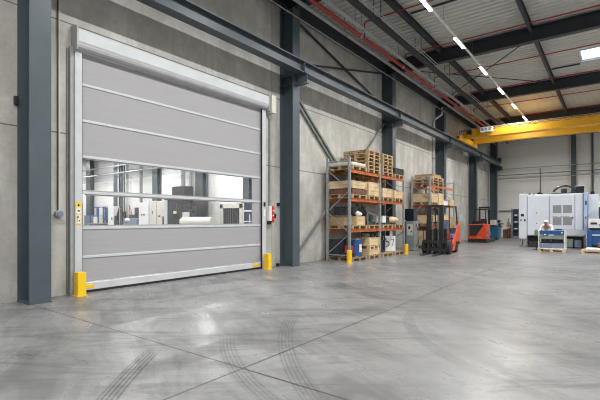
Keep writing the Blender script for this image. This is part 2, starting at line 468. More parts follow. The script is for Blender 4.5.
for y in CY:
    inst('col', make_column, (0.003, y, 0), 0, CLAB[y], 'column', 'crane hall columns along the concrete wall')
o = inst('col', make_column, (0.003, 39.85, 0), 0, 'anthracite steel column in the far left corner against the pale end wall', 'column', 'crane hall columns along the concrete wall')

# columns standing against the end wall
def make_gable():
    r = plain('gable_column')
    MB().prism([(-.16, 0), (.16, 0), (.16, -.02), (.01, -.02), (.01, -.28), (.16, -.28), (.16, -.3), (-.16, -.3), (-.16, -.28), (-.01, -.28), (-.01, -.02), (-.16, -.02)], .02, 8.9, 'z').build('shaft', 'steel', r)
    MB().box(-.2, .2, -.34, 0, 0, .03).build('base_plate', 'steel', r)
    return r
for x, lab in ((6.2, 'anthracite steel post on the pale end wall above the white machine'), (12.2, 'anthracite steel post on the pale end wall far to the right'), (18.2, 'anthracite steel post on the pale end wall furthest right')):
    inst('gab', make_gable, (x, Y1-.005, 0), 0, lab, 'column', 'posts on the end wall')

# transverse roof girders
BL = {3.14: 'dark steel roof girder above the column left of the door', 10.67: 'dark steel roof girder above the column right of the door',
      18.2: 'large dark steel roof girder nearest in view, crossing above the light line', 25.65: 'second dark steel roof girder in view, beyond the roof light',
      33.1: 'third dark steel roof girder, just above the yellow crane', -4.3: 'dark steel roof girder behind the camera', -11.6: 'dark steel roof girder at the rear wall', 39.85: 'dark steel roof girder against the pale end wall'}
for y in CY+[39.85]:
    b = MB().isec('x', (y, 8.37), .26, .56, 0.006, HX-.005, .03, .016).build('roof_girder', 'steel2')
    tag(b, BL[y], 'beam', 'roof girders across the hall')
# eaves beam + longitudinal purlins
CUT = CY+[39.85]
def segs(x, w_, z0, h, name, labf, group):
    m = MB(); r_ = thing(name, labf, 'beam', (x, 0, 0), 0, group)
    for a, b_ in zip(CUT, CUT[1:]):
        m.isec('y', (0, z0), w_, h, a+.14, b_-.14, .02, .012)
    m.build('beam_segment', 'steel2', r_, each=1)
segs(.2, .24, 8.42, .44, 'eaves_beam', 'dark eaves beam running along the top of the concrete wall', None)
segs(2.8, .12, 8.70, .26, 'roof_purlin', 'broad dark purlin between the cable ladder and the light line', 'purlins along the hall')
segs(6.25, .10, 8.66, .3, 'roof_purlin', 'slim dark purlin to the right of the light line', 'purlins along the hall')
segs(13.0, .14, 8.66, .3, 'roof_purlin', 'slim dark purlin in the middle of the roof, right of the frame', 'purlins along the hall')
segs(19.5, .14, 8.66, .3, 'roof_purlin', 'slim dark purlin near the right wall', 'purlins along the hall')
# trimmer beside the roof light
for y in (23.78,):
    tag(MB().box(6.33, 7.5, y-.025, y+.025, 8.9, 8.96).build('roof_trimmer', 'steel2'), 'short dark trimmer from the slim purlin to the roof light', 'beam')
tag(MB().box(2.92, 6.17, 14.3, 14.35, 8.9, 8.96).build('roof_trimmer', 'steel2'), 'short dark trimmer under the nearest lamp in view', 'beam')
# wind bracing rods in the roof
for a, b_, lab in (((.4, 18.6, 8.72), (6.1, 25.3, 8.72), 'thin dark bracing rod running away to the right under the roof'),
                   ((6.1, 18.6, 8.66), (.4, 25.3, 8.66), 'thin dark bracing rod running away to the left under the roof')):
    tag(MB().cyl(a, b_, .022, 8).build('roof_bracing_rod', 'steel2'), lab, 'brace', 'rods of the roof wind bracing')

# crane runway
r = thing('crane_runway_beam', 'dark steel crane runway beam on brackets along the concrete wall', 'beam', (.77, 0, 0))
MB().isec('y', (0, 6.19), .30, .38, -11.9, 39.95, .026, .016).build('beam', 'steel', r)
MB().box(-.03, .03, -11.9, 39.95, 6.57, 6.61).build('rail', 'galv_d', r)
for y in CY:
    MB().box(-.13, -.02, y-.01, y+.01, 6.22, 6.54).box(.02, .13, y-.01, y+.01, 6.22, 6.54).build('stiffener', 'steel', r)
MB().box(-.12, .12, 39.6, 39.9, 6.61, 6.95).cyl((0, 39.6, 6.8), (0, 39.42, 6.8), .08).build('end_stop', 'blackm', r)
r = thing('crane_runway_beam', 'dark steel crane runway beam on the right hand wall, out of frame', 'beam', (HX-.77, 0, 0))
MB().isec('y', (0, 6.19), .30, .38, -11.9, 39.95, .026, .016).build('beam', 'steel', r)

# wall X bracing, bay between the door and rack columns
def brace(p, q, lab, double=False, mat='galv_d', w_=.07):
    p, q = Vector(p), Vector(q)
    if double:
        r_ = thing('wall_brace', lab, 'brace', tuple(p)); d = q-p
        n_ = Vector((0, -d.z, d.y)).normalized()*.09
        MB().bar(n_, d+n_, w_).build('brace_tube', mat, r_); MB().bar(-n_, d-n_, w_).build('brace_tube', mat, r_)
        g = MB()
        for t in (.02, .5, .98): g.bar(d*t-n_*1.4, d*t+n_*1.4, .012, .14)
        g.build('gusset', mat, r_, each=1)
    else:
        o_ = MB().bar((0, 0, 0), q-p, w_).build('wall_brace', mat, loc=tuple(p)); tag(o_, lab, 'brace')
brace((.06, 10.95, 5.95), (.06, 17.95, .45), 'pair of pale grey diagonal struts falling to the right behind the first rack', True)
brace((.16, 10.95, .12), (.16, 17.95, 6.02), 'grey diagonal strut rising from the column foot behind the first rack')
brace((.10, 10.95, 8.38), (.10, 17.95, 6.85), 'thin dark strut falling to the right above the crane beam', False, 'steel2', .06)
brace((.20, 10.95, 6.75), (.20, 17.95, 8.36), 'thin dark strut rising to the right above the crane beam', False, 'steel2', .06)

# ------------------------------------------------------------------ services under the roof
HE = 1
def hangers(m, x, z, r_=.008):
    for y in [a for a in [-10+i*3.725 for i in range(14)]]: m.box(x-r_, x+r_, y-r_, y+r_, z, 8.96)
m = MB().cyl((0, -11.5, 0), (0, 39.3, 0), .068, 14)
m0 = None
r = thing('sprinkler_main', 'thick red sprinkler main running along the roof beside the wall', 'pipe', (1.52, 0, 8.1))
m.build('pipe', 'red', r, smooth=False)
m = MB()
for k in range(13):
    y = -9+3.7*k; m.cyl((0, y-.05, 0), (0, y+.05, 0), .08, 14)
m.build('coupling', 'galv', r, each=1)
m = MB(); 
for k in range(13):
    y = -9.4+3.7*k; m.box(-.008, .008, y-.008, y+.008, .07, .86)
m.build('hanger', 'galv_d', r, each=HE)
by = [-8.7, -5.0, -1.3, 2.4, 6.1, 9.8, 13.5, 17.2, 20.9, 24.6, 28.3, 32.0, 35.7]
bl = {13.5: 'red sprinkler branch pipe nearest in view, under the first lamp', 17.2: 'red sprinkler branch pipe just before the large nearest roof girder',
      20.9: 'red sprinkler branch pipe midway between the two nearest girders', 24.6: 'red sprinkler branch pipe just before the second roof girder',
      28.3: 'red sprinkler branch pipe just beyond the second roof girder', 32.0: 'red sprinkler branch pipe above the yellow crane', 35.7: 'red sprinkler branch pipe nearest the end wall'}
for y in by:
    r = thing('sprinkler_branch', bl.get(y, 'red sprinkler branch pipe overhead, out of frame'), 'pipe', (1.52, y, 8.72), 0, 'sprinkler branches across the roof')
    MB().tube([(0, 0, -.54), (0, 0, -.06), (.03, 0, 0), (.1, 0, 0), (21.5, 0, 0)], .026, 8).build('pipe', 'red', r)
    m = MB()
    for k in range(7): m.cyl((1.2+k*3.2, 0, .02), (1.2+k*3.2, 0, .13), .012, 6).box(1.17+k*3.2, 1.23+k*3.2, -.03, .03, .12, .125)
    m.build('sprinkler_head', 'galv', r, each=2)
def tray(x, z, w_, h, lab, mat='galv_d'):
    r = thing('cable_tray', lab, 'cable tray', (x, 0, z), 0, 'cable trays along the hall')
    MB().prism([(-w_/2, 0), (w_/2, 0), (w_/2, h), (w_/2-.006, h), (w_/2-.006, .006), (-w_/2+.006, .006), (-w_/2+.006, h), (-w_/2, h)], -11.5, 39.2, 'y').build('tray', mat, r)
    m = MB()
    for k in range(13):
        y = -9.4+3.7*k; m.box(-w_/2-.012, -w_/2, y-.01, y+.01, h, 8.98-z); m.box(-w_/2-.012, w_/2, y-.02, y+.02, -.02, 0)
    m.build('hanger', 'galv_d', r, each=HE)
    return r
tray(1.16, 8.08, .13, .05, 'narrow grey cable tray on the wall side of the thick red pipe', 'alu_grey')
tray(1.84, 8.08, .13, .05, 'narrow grey cable tray on the hall side of the thick red pipe', 'alu_grey')
r = thing('cable_ladder', 'dark cable ladder with cables beside the broad purlin', 'cable ladder', (2.37, 0, 8.2))
MB().box(-.1, .1, -11.5, 39.2, .0, .008).build('floor_plate', 'steel2', r)
MB().cyl((.19, -11.5, .06), (.19, 39.2, .06), .016, 6).cyl((.26, -11.5, .1), (.26, 39.2, .1), .014, 6).build('clipped_cable', 'alu_grey', r, each=1)
MB().box(-.12, -.10, -11.5, 39.2, 0, .06).build('side_rail', 'steel2', r)
MB().box(.10, .12, -11.5, 39.2, 0, .06).build('side_rail', 'steel2', r)
m = MB()
for k in range(98): m.box(-.10, .10, -11.2+.51*k, -11.17+.51*k, .01, .03)
m.build('rung', 'steel2', r, each=1)
m = MB()
for k, x in enumerate((-.075, -.04, 0, .035, .075)): m.tube([(x+.008*math.sin(y*1.7+k), y, .05) for y in range(-11, 40)], .014, 5)
m.build('cable', 'galv_d', r, each=1)
m = MB()
for k in range(13):
    y = -9.4+3.7*k; m.box(-.135, -.12, y-.01, y+.01, 0, .78); m.box(.12, .135, y-.01, y+.01, 0, .78)
m.build('hanger', 'steel2', r, each=1)
tag(MB().cyl((0, -11.5, 0), (0, 39.3, 0), .022, 8).build('conduit', 'galv', loc=(.60, 0, 8.05)), 'thin pale conduit crossing the column tops above the crane beam', 'conduit')
# drop pipes on the wall
r = thing('downpipe', 'pale grey pipe with a kink left of the column behind the second rack', 'pipe', (0, 0, 0))
MB().tube([(.50, 25.2, 8.3), (.50, 25.2, 7.95), (.48, 25.15, 7.85), (.2, 24.95, 7.62), (.10, 24.9, 7.5), (.10, 24.9, 0.0)], .06, 10).build('pipe', 'alu', r)
m = MB()
for z in (1.5, 3.5, 5.2, 7.0): m.box(.04, .17, 24.84, 24.96, z, z+.04)
m.build('clamp', 'galv_d', r, each=1)
tag(MB().cyl((.12, 38.9, 0), (.12, 38.9, 8.4), .05, 10).build('downpipe', 'galv'), 'pale vertical pipe in the far left corner of the hall', 'pipe')
tag(MB().cyl((.12, 32.3, 0), (.12, 32.3, 8.4), .035, 10).build('downpipe', 'galv_d'), 'grey vertical pipe beside the column behind the reach truck', 'pipe')

# end wall pipework
def wallpipe(z, rad, mat, lab):
    r = thing('wall_pipe', lab, 'pipe', (0, Y1-.42, z), 0, 'horizontal pipes on the end wall')
    MB().cyl((.35, 0, 0), (HX-1, 0, 0), rad, 10).build('pipe', mat, r)
    m = MB()
    for k in range(7): m.box(1.5+3*k, 1.54+3*k, 0, .415, -.02, .02)
    m.build('bracket', 'galv_d', r, each=1)
wallpipe(5.95, .035, 'galv', 'upper pale pipe on the end wall'); wallpipe(5.42, .04, 'galv_d', 'middle dark brown pipe on the end wall')
wallpipe(5.1, .03, 'galv', 'lower pale pipe on the end wall')
tag(MB().cyl((.65, 40.2, 2.3), (4.2, 40.2, 2.3), .05, 8).build('wall_pipe', 'galv_d'), 'dark horizontal pipe low on the end wall above the blue shelf', 'pipe')
r = thing('pendant_cable', 'black cable with a dark connector hanging above the white machine', 'cable', (3.88, 39.8, 0))
MB().cyl((0, 0, 3.7), (0, 0, 5.9), .025, 6).build('cable', 'black', r)
MB().prism([(-.25, 3.72), (-.05, 3.85), (.12, 3.75), (.3, 3.62), (.28, 3.5), (-.2, 3.52)], -.1, .1, 'y').build('connector', 'blackm', r)
r = thing('cable_riser', 'thick dark cable riser on the end wall right of the white machine', 'cable', (7.45, 40.2, 0))
MB().cyl((0, 0, 3.7), (0, 0, 8.9), .07, 8).build('riser', 'steel', r)
MB().box(-.12, .12, -.1, .08, 3.55, 3.75).build('junction_box', 'blackm', r)

# ------------------------------------------------------------------ light lines
FX = [-2.05+3.65*k for k in range(-2, 11)]
LX = [4.1, 12.3, 20.3]
def make_lum():
    r = plain('ceiling_light')
    MB().box(-.06, .06, -.6, .6, .0, .055).build('housing', 'lampbody', r)
    MB().box(-.05, .05, -.58, .58, -.018, 0).build('diffuser', 'lamp', r)
    return r
fl = {12.55: 'linear lamp nearest in view on the light line', 16.2: 'second linear lamp in view, before the large roof girder', 19.85: 'third linear lamp in view, beyond the large roof girder',
      23.5: 'fourth linear lamp in view, beside the second roof girder', 27.15: 'fifth linear lamp in view, before the yellow crane', 30.8: 'sixth linear lamp in view, above the yellow crane',
      34.45: 'linear lamp beyond the crane, nearest but one to the end wall', 38.1: 'linear lamp nearest the end wall'}
for li, x in enumerate(LX):
    m = MB().box(-.035, .035, -11, 39.6, .06, .11)
    r = thing('light_track', ['pale trunking line carrying the row of lamps in view', 'pale lamp trunking in the middle of the hall, out of frame', 'pale lamp trunking by the right wall, out of frame'][li], 'track', (x, 0, 8.2))
    m.build('trunking', 'lampbody', r)
    m = MB()
    for k in range(13): m.box(-.004, .004, FX[k]+1.8, FX[k]+1.808, .11, .78)
    m.build('suspension_wire', 'galv_d', r, each=1)
    for y in FX:
        yk = round(y, 2)
        lab = fl.get(yk) if li == 0 else None
        inst('lum', make_lum, (x, y, 8.205), 0, lab or ('linear lamp overhead, out of frame in the %s row' % ('first', 'middle', 'right')[li]), 'lamp', 'linear lamps on the light lines')
        L = bpy.data.lights.new('lamp_light', 'AREA'); L.shape = 'RECTANGLE'; L.size = .1; L.size_y = 1.15
        L.energy = 150; L.color = (1, .985, .955); L.spread = R(160)
        lo = bpy.data.objects.new('lamp_light', L); COL.objects.link(lo); lo.location = (x, y, 8.18)
for x in (-6, -14, -22, -30, -39):
    for y in (-2, 6, 14, 19.5):
        inst('lum', make_lum, (x, y, 7.9), 0, 'linear lamp in the hall beyond the door', 'lamp', 'lamps in the hall beyond the door')
        L = bpy.data.lights.new('lamp_light', 'AREA'); L.shape = 'RECTANGLE'; L.size = .1; L.size_y = 1.15
        L.energy = 300; L.color = (1, .99, .97)
        lo = bpy.data.objects.new('lamp_light', L); COL.objects.link(lo); lo.location = (x, y, 7.87)

# ------------------------------------------------------------------ overhead crane
r = thing('overhead_crane', 'yellow double girder bridge crane spanning the hall near the end wall', 'crane', (0, 0, 0))
MB().box(1.0, 23.0, 27.0, 27.45, 6.62, 7.10).build('girder', 'crane', r, bevel=.01)
MB().box(1.0, 23.0, 29.3, 29.75, 6.60, 7.20).build('girder', 'crane', r, bevel=.01)
m = MB().box(1.0, 23.0, 26.93, 27.52, 6.60, 6.625); m.box(1.0, 23.0, 26.93, 27.52, 7.1, 7.12)
m.build('flange', 'crane', r)
for x in (.77, HX-.77):
    MB().prism([(26.3, 6.66), (30.5, 6.66), (30.5, 6.92), (30.2, 7.02), (26.6, 7.02), (26.3, 6.92)], x-.13, x+.13, 'x').build('end_carriage', 'crane', r, bevel=.01)
    for y in (26.55, 30.25):
        w = MB().cyl((x-.05, y, 6.73), (x+.05, y, 6.73), .12, 16).build('wheel', 'blackm', r)
    MB().cyl((x, 26.3, 6.85), (x, 26.1, 6.85), .06, 10).cyl((x, 30.5, 6.85), (x, 30.7, 6.85), .06, 10).build('buffer', 'black', r, each=1)
m = MB().prism([(.9, 6.70), (1.9, 6.62), (1.9, 7.09), (.9, 6.98)], 27.02, 27.43, 'y').prism([(.9, 6.70), (1.9, 6.60), (1.9, 7.2), (.9, 7.0)], 29.32, 29.73, 'y')
m.build('girder_knee', 'crane', r, each=1)
MB().box(1.0, 23, 27.05, 27.12, 7.12, 7.16).build('trolley_rail', 'galv_d', r)
MB().box(1.0, 23, 26.62, 26.66, 7.10, 7.13).build('festoon_track', 'galv', r)
m = MB(); x = 1.9
for k in range(22):
    m.box(x-.01, x+.01, 26.64, 27.0, 7.11, 7.12); x += .95
m.build('track_arm', 'crane', r, each=1)
pts = []; x = 2.6
while x < 22:
    pts.append((x, 26.64, 7.09-.14*abs(math.sin((x-2.6)*math.pi/.55)))); x += .055
m = MB().tube(pts, .03, 6); m.build('festoon_cable', 'festoon', r)
MB().box(2.0, 2.72, 26.62, 26.95, 6.82, 7.12).build('control_cabinet', 'white', r, bevel=.01, label='pale electrical cabinet')
m = MB()
for k in range(3): m.box(2.06+.22*k, 2.22+.22*k, 26.612, 26.62, 6.88, 7.06)
m.build('cabinet_door', 'grille', r, each=1)
MB().cyl((1.35, 26.7, 6.9), (1.35, 27.0, 6.9), .11, 12).box(1.2, 1.5, 26.5, 26.75, 6.78, 7.02).build('drive_motor', 'blackm', r)
m = MB()
for k in range(5): m.box(.62+.12*k, .66+.12*k, 26.9, 27.0, 7.02, 7.12+.03*(k % 2))
m.build('cable_clamp', 'blackm', r, each=1)

r.location = (0, 1.3, 0)
for ch in [o_ for o_ in bpy.data.objects if o_.parent == r]:
    if ch.name.split('.')[0] not in ('end_carriage', 'wheel', 'buffer'): ch.location.z += .255

# ------------------------------------------------------------------ roller door
d = plain('door_1'); d['kind'] = 'structure'; d['label'] = 'tall grey high speed roller door with two clear strips'; d['category'] = 'door'
RZ = [.74, 1.335, 2.06, 2.80, 3.54, 4.28]
zs = [.20]+RZ+[4.93]
CX = .05
m = MB()
for i, (a, b_) in enumerate(zip(zs, zs[1:])):
    if i in (2, 3):       # clear strips
        continue
    MB().box(CX-.006, CX+.006, 4.02, 9.50, a+.025, b_-.025).build('curtain_panel', 'curtain', d)
for a, b_ in ((1.335, 2.06), (2.06, 2.80)):
    MB().box(CX-.004, CX+.004, 4.09, 9.12, a+.06, b_-.05).build('vision_panel', 'pane', d)
    e = MB().box(CX-.006, CX+.006, 4.02, 4.09, a+.025, b_-.025).box(CX-.006, CX+.006, 9.12, 9.50, a+.025, b_-.025)
    e.box(CX-.006, CX+.006, 4.09, 9.12, a+.025, a+.06).box(CX-.006, CX+.006, 4.16, 9.20, b_-.05, b_-.025)
    e.build('panel_border', 'curtain', d)
for z in RZ:
    MB().box(CX-.02, CX+.022, 4.02, 9.50, z-.027, z+.027).build('reinforcing_rib', 'alu', d, bevel=.006)
MB().box(CX-.03, CX+.03, 4.02, 9.50, .05, .20).build('bottom_bar', 'alu', d, bevel=.008)
MB().box(CX-.02, CX+.02, 4.02, 9.50, .0, .05).build('bottom_seal', 'black', d)
MB().box(CX+.031, CX+.035, 4.10, 4.34, .09, .16).build('warning_marking', 'yellow', d)
MB().box(CX+.031, CX+.035, 9.12, 9.42, .09, .16).build('warning_marking', 'yellow', d)
g = MB().box(.002, .13, 3.93, 4.07, 0, 4.98).build('side_guide', 'alu', d, bevel=.006)
MB().box(.002, .09, 3.86, 3.93, 0, 4.98).build('guide_cover', 'alu_grey', d)
MB().box(.08, .11, 4.07, 4.085, 0, 4.9).build('brush_seal', 'black', d)
MB().box(.002, .13, 9.50, 9.67, 0, 4.98).build('side_guide', 'alu', d, bevel=.006)
MB().box(.075, .128, 9.485, 9.50, 0, 4.93).build('brush_seal', 'black', d)
MB().prism([(.002, 5.06), (.235, 5.06), (.245, 5.08), (.245, 5.31), (.22, 5.34), (.002, 5.36)], 3.94, 9.68, 'y').build('hood', 'hood', d)
MB().prism([(.002, 4.96), (.14, 4.92), (.19, 4.93), (.225, 4.97), (.235, 5.02), (.235, 5.06), (.002, 5.06)], 3.94, 9.68, 'y').build('hood_lip', 'alu_grey', d)
ec = [(.002, 4.88), (.16, 4.87), (.25, 4.90), (.265, 4.98), (.265, 5.34), (.2, 5.40), (.002, 5.42)]
MB().prism(ec, 3.91, 3.94, 'y').build('end_cap', 'alu_grey', d)
MB().prism(ec, 9.68, 9.71, 'y').build('end_cap', 'alu_grey', d)
MB().box(.002, .24, 9.83, 10.04, 4.86, 5.42).build('motor_cover', 'cream', d, bevel=.01)
MB().box(.002, .16, 9.715, 9.825, 4.92, 5.34).build('motor_flange', 'alu_grey', d)
# warning sticker with pictogram fields on the left guide
r = MB().box(.1305, .1325, 3.945, 4.05, 1.40, 1.86).build('warning_sticker', 'yellow', d, label='yellow and white pictogram sticker')
MB().box(.1325, .1335, 3.955, 4.04, 1.62, 1.76).box(.1325, .1335, 3.955, 4.04, 1.43, 1.60).build('sticker_field', 'white', r)
mk = MB().prism([(3.975, 1.78), (4.025, 1.78), (4.0, 1.84)], .1325, .134, 'x')
mk.box(.1335, .1345, 3.98, 4.02, 1.67, 1.70).box(.1335, .1345, 3.97, 4.0, 1.54, 1.575).box(.1335, .1345, 4.005, 4.025, 1.47, 1.50).box(.1335, .1345, 3.965, 3.975, 1.45, 1.53)
mk.build('pictogram', 'black', r)
MB().box(.1305, .1325, 9.56, 9.63, 1.62, 1.84).build('label_plate', 'white', d)
MB().box(.13, .17, 9.56, 9.61, 1.92, 2.05).build('light_sensor', 'black', d)

def guard(loc, lab):
    r = thing('door_guard', lab, 'guard post', loc, 0, 'yellow guards at the door jambs')
    MB().prism([(-.09, -.08), (.08, -.08), (.08, .08), (-.09, .08), (-.09, .065), (.065, .065), (.065, -.065), (-.09, -.065)], .012, .47, 'z').build('channel', 'yellow', r, bevel=.004)
    MB().box(-.11, .10, -.10, .10, 0, .012).build('base_plate', 'yellow', r)
    MB().box(-.09, .065, -.065, .065, .458, .47).build('cap', 'yellow', r)
guard((.35, 3.93, 0), 'yellow steel guard at the left foot of the roller door')
guard((.33, 9.54, 0), 'yellow steel guard at the right foot of the roller door')

# control boxes
r = thing('door_control', 'white and red door control box on the wall right of the roller door', 'control box', (.0, 9.93, 1.42))
MB().box(.002, .12, -.08, .03, .05, .52).build('white_housing', 'white', r, bevel=.006)
MB().box(.002, .13, .04, .14, .0, .52).build('red_housing', 'redbox', r, bevel=.006)
MB().box(.131, .134, .06, .12, .36, .40).box(.131, .134, .06, .12, .2, .25).build('switch_plate', 'white', r, each=1)
MB().box(.004, .1, -.07, .02, -.06, .05).build('cable_gland', 'black', r)
MB().cyl((.02, .0, .52), (.02, .0, 3.3), .012, 6).cyl((.02, .06, .52), (.02, .06, 3.3), .012, 6).build('cable', 'galv_d', r)
MB().cyl((.002, .24, .24), (.09, .24, .24), .045, 12).cyl((.002, .27, .17), (.07, .27, .17), .03, 12).build('round_switch', 'black', r)
tag(MB().box(.002, .07, 10.33, 10.43, 1.95, 2.06).build('wall_sensor', 'black', bevel=.005), 'small black box on the wall beside the column right of the door', 'sensor')
tag(MB().box(.002, .07, 10.30, 10.40, .0, .09).build('wall_clip', 'black'), 'black clip at the wall foot beside the column right of the door', 'clip')
r = thing('wall_socket', 'grey round socket on a conduit between the left column and the door', 'socket', (0, 3.66, 1.62))
MB().cyl((.03, -.012, .07), (.03, -.012, 8.9-1.62), .012, 8).build('conduit', 'blackm', r)
MB().cyl((.002, 0, 0), (.1, .0, 0), .075, 16).build('housing', 'galv', r, bevel=.005)
MB().cyl((.1, 0, 0), (.12, 0, 0), .05, 16).build('cover', 'bgrey', r)
MB().tube([(.04, .0, -.07), (.04, .05, -.12), (.03, .12, -.14), (.02, .2, -.16)], .006, 6).build('lead', 'galv', r)
MB().cyl((.03, .014, .07), (.03, .014, 8.9-1.62), .010, 8).build('earth_wire', 'cream', r)
m = MB().box(.002, .03, 3.82, 3.845, 0, 4.95)
tag(m.build('door_channel', 'galv_d'), 'grey vertical channel on the wall left of the roller door', 'channel')
tag(MB().box(.002, .08, 2.90, 2.96, 3.62, 3.76).build('wall_clip', 'blackm'), 'small dark clip on the wall left of the wide column', 'clip')

# ------------------------------------------------------------------ pallets and crates
def pallet_parts(r, L, W, mat='wood', H=.144, z=0):
    """L along x, W along y"""
    m = MB(); n = 5
    for i in range(n):
        c = -W/2+.05+(W-.1)*i/(n-1); m.box(-L/2, L/2, c-.05, c+.05, z+H-.022, z+H)
    for i in range(3):
        c = -L/2+.05+(L-.1)*i/2; m.box(c-.05, c+.05, -W/2, W/2, z+H-.044, z+H-.022)
    m.build('deck', mat, r)
    for i in range(3):
        c = -W/2+.05+(W-.1)*i/2; m = MB()
        m.box(-L/2, L/2, c-.05, c+.05, z, z+.022)
        for k in range(3):
            x = -L/2+.07+(L-.14)*k/2; m.box(x-.07, x+.07, c-.05, c+.05, z+.022, z+H-.044)
        m.build('runner', mat, r)
def mk_pallet(L, W, mat):
    def f():
        r = plain('pallet'); pallet_parts(r, L, W, mat); return r
    return f
def pallet(x, y, z, lab, L=1.0, W=1.1, mat='wood', group=None, rz=0):
    return inst(('pal', L, W, mat), mk_pallet(L, W, mat), (x, y, z), rz, lab, 'pallet', group)
def crate(x, y, z, L, W, H, lab, mat='wood_l', lid=True, group=None, name='wooden_crate', boards=3):
    r = thing(name, lab, 'crate', (x, y, z), 0, group)
    m = MB(); bh = H/boards
    for k in range(boards):
        m.box(-L/2, L/2, -W/2, W/2, k*bh+.004, (k+1)*bh-.004)
    m.build('side_boards', mat, r, bevel=.003)
    m = MB()
    for sx in (-1, 1):
        for sy in (-1, 1):
            cx, cy = sx*(L/2-.04), sy*(W/2+.008); m.box(cx-.04, cx+.04, cy-.008, cy+.008, 0, H)
            cx, cy = sx*(L/2+.008), sy*(W/2-.04); m.box(cx-.008, cx+.008, cy-.04, cy+.04, 0, H)
    m.build('corner_batten', mat, r, each=2)
    if lid: MB().box(-L/2-.01, L/2+.01, -W/2-.01, W/2+.01, H, H+.02).build('lid', mat, r)
    return r

# ------------------------------------------------------------------ pallet racks
def rack(name_lab, y0, bays, levels, x0=.27, x1=1.20, top=3.78, back_ext=.0):
    r = thing('pallet_rack', name_lab, 'rack', (0, 0, 0))
    ys = [y0]
    for b_ in bays: ys.append(ys[-1]+b_)
    for y in ys:
        f = plain('upright_frame'); f.parent = r
        for x in (x0, x1):
            MB().box(x-.04, x+.04, y-.045, y+.045, 0.008, top).build('post', 'galv', f, bevel=.004)
            MB().box(x-.045, x+.045, y-.046, y+.046, 0, .008).build('foot_plate', 'galv_d', f)
        m = MB(); z = .25; s_ = 1
        m.box(x0, x1, y-.015, y+.015, .2, .24); m.box(x0, x1, y-.015, y+.015, top-.16, top-.12)
        while z+.75 < top-.1:
            a, b_ = (x0, x1) if s_ > 0 else (x1, x0)
            m.bar((a, y, z), (b_, y, z+.75), .03, .025); z += .78; s_ = -s_
        m.build('brace', 'galv', f, each=1)
    for lv in levels:
        for a, b_ in zip(ys, ys[1:]):
            for x in (x0, x1):
                MB().box(x-.025, x+.025, a+.046, b_-.046, lv-.12, lv).build('beam', 'orange_r', r, bevel=.005)
    return r
LV = [1.17, 2.30, 3.34]
R1 = rack('large orange and grey pallet rack beside the roller door bay', 12.95, [2.42, 2.40], LV)
R2 = rack('smaller orange and grey pallet rack behind the forklift', 21.1, [2.05, 2.05], LV, top=3.8)
# rack contents ------------------------------------------------------
GP1 = 'pallets in the first rack'
def stack(x, y, z, n, where, L=1.05, W=1.05, mat='wood'):
    words = ['bottom', 'second', 'third', 'fourth', 'fifth', 'top', 'topmost']
    for k in range(n):
        wd = 'topmost' if k == n-1 else ['bottom', 'second from bottom', 'third from bottom', 'fourth from bottom', 'fifth from bottom'][min(k, 4)]
        pallet(x+random.uniform(-.012, .012), y+random.uniform(-.012, .012), z+k*.1445, 'empty wooden pallet, %s of the %s' % (wd, where), L, W, mat, 'empty pallets stacked on the first rack', random.uniform(-.012, .012))
XC = .75
# top level
stack(XC, 14.72, LV[2]+.002, 6, 'left pallet stack on the first rack', 1.1, 1.02)
stack(XC, 15.95, LV[2]+.002, 6, 'right pallet stack on the first rack', 1.1, .95)
pallet(XC, 13.55, LV[2]+.002, 'pallet under the pale wrapped sheet on top of the first rack', 1.1, 1.1)
o = MB().box(-.5, .53, -.5, .5, 0, .12).build('sheet_load', 'wrap', bevel=.03, loc=(XC, 13.55, LV[2]+.148)); tag(o, 'flat pale wrapped load on the top left of the first rack', 'load')
pallet(XC, 17.1, LV[2]+.002, 'pallet under the low black box on top of the first rack', 1.1, .95)
crate(XC, 17.1, LV[2]+.148, 1.05, .85, .24, 'low black box on the top right of the first rack', 'darkgood', name='storage_box', boards=1)
# level 2
pallet(XC, 13.55, LV[1]+.002, 'pallet under the wide crate at the left of the middle shelf of the first rack', 1.1, 1.1)
o = MB().box(-.5, .52, -.5, .5, 0, .2).build('wrapped_load', 'brown', bevel=.02, loc=(XC, 13.55, LV[1]+.148)); tag(o, 'brown wrapped load under the wide crate on the middle shelf', 'load')
crate(XC, 13.55, LV[1]+.35, 1.06, 1.06, .26, 'wide light wooden crate at the left of the middle shelf of the first rack', boards=2)
pallet(XC, 14.72, LV[1]+.002, 'pallet under the tall crate on the middle shelf of the first rack', 1.1, .96)
crate(XC, 14.72, LV[1]+.148, 1.04, .9, .50, 'tall light wooden crate in the middle of the middle shelf of the first rack')
pallet(XC, 15.95, LV[1]+.002, 'pallet under the flat crate right of the centre post on the middle shelf', 1.1, .96)
crate(XC, 15.95, LV[1]+.148, 1.04, .9, .34, 'flat light wooden crate just right of the centre post on the middle shelf', boards=2)
pallet(XC, 17.1, LV[1]+.002, 'pallet under the rightmost crate on the middle shelf of the first rack', 1.1, .96)
crate(XC, 17.1, LV[1]+.148, 1.04, .9, .30, 'light wooden crate at the right end of the middle shelf of the first rack', boards=2)
crate(XC-.15, 13.55, LV[1]+.64, .6, .8, .2, 'dark box on the wide crate of the middle shelf', 'darkgood', name='storage_box', boards=1)
crate(XC-.2, 14.72, LV[1]+.68, .5, .8, .16, 'brown box on the tall crate of the middle shelf', 'brown', name='storage_box', boards=1)
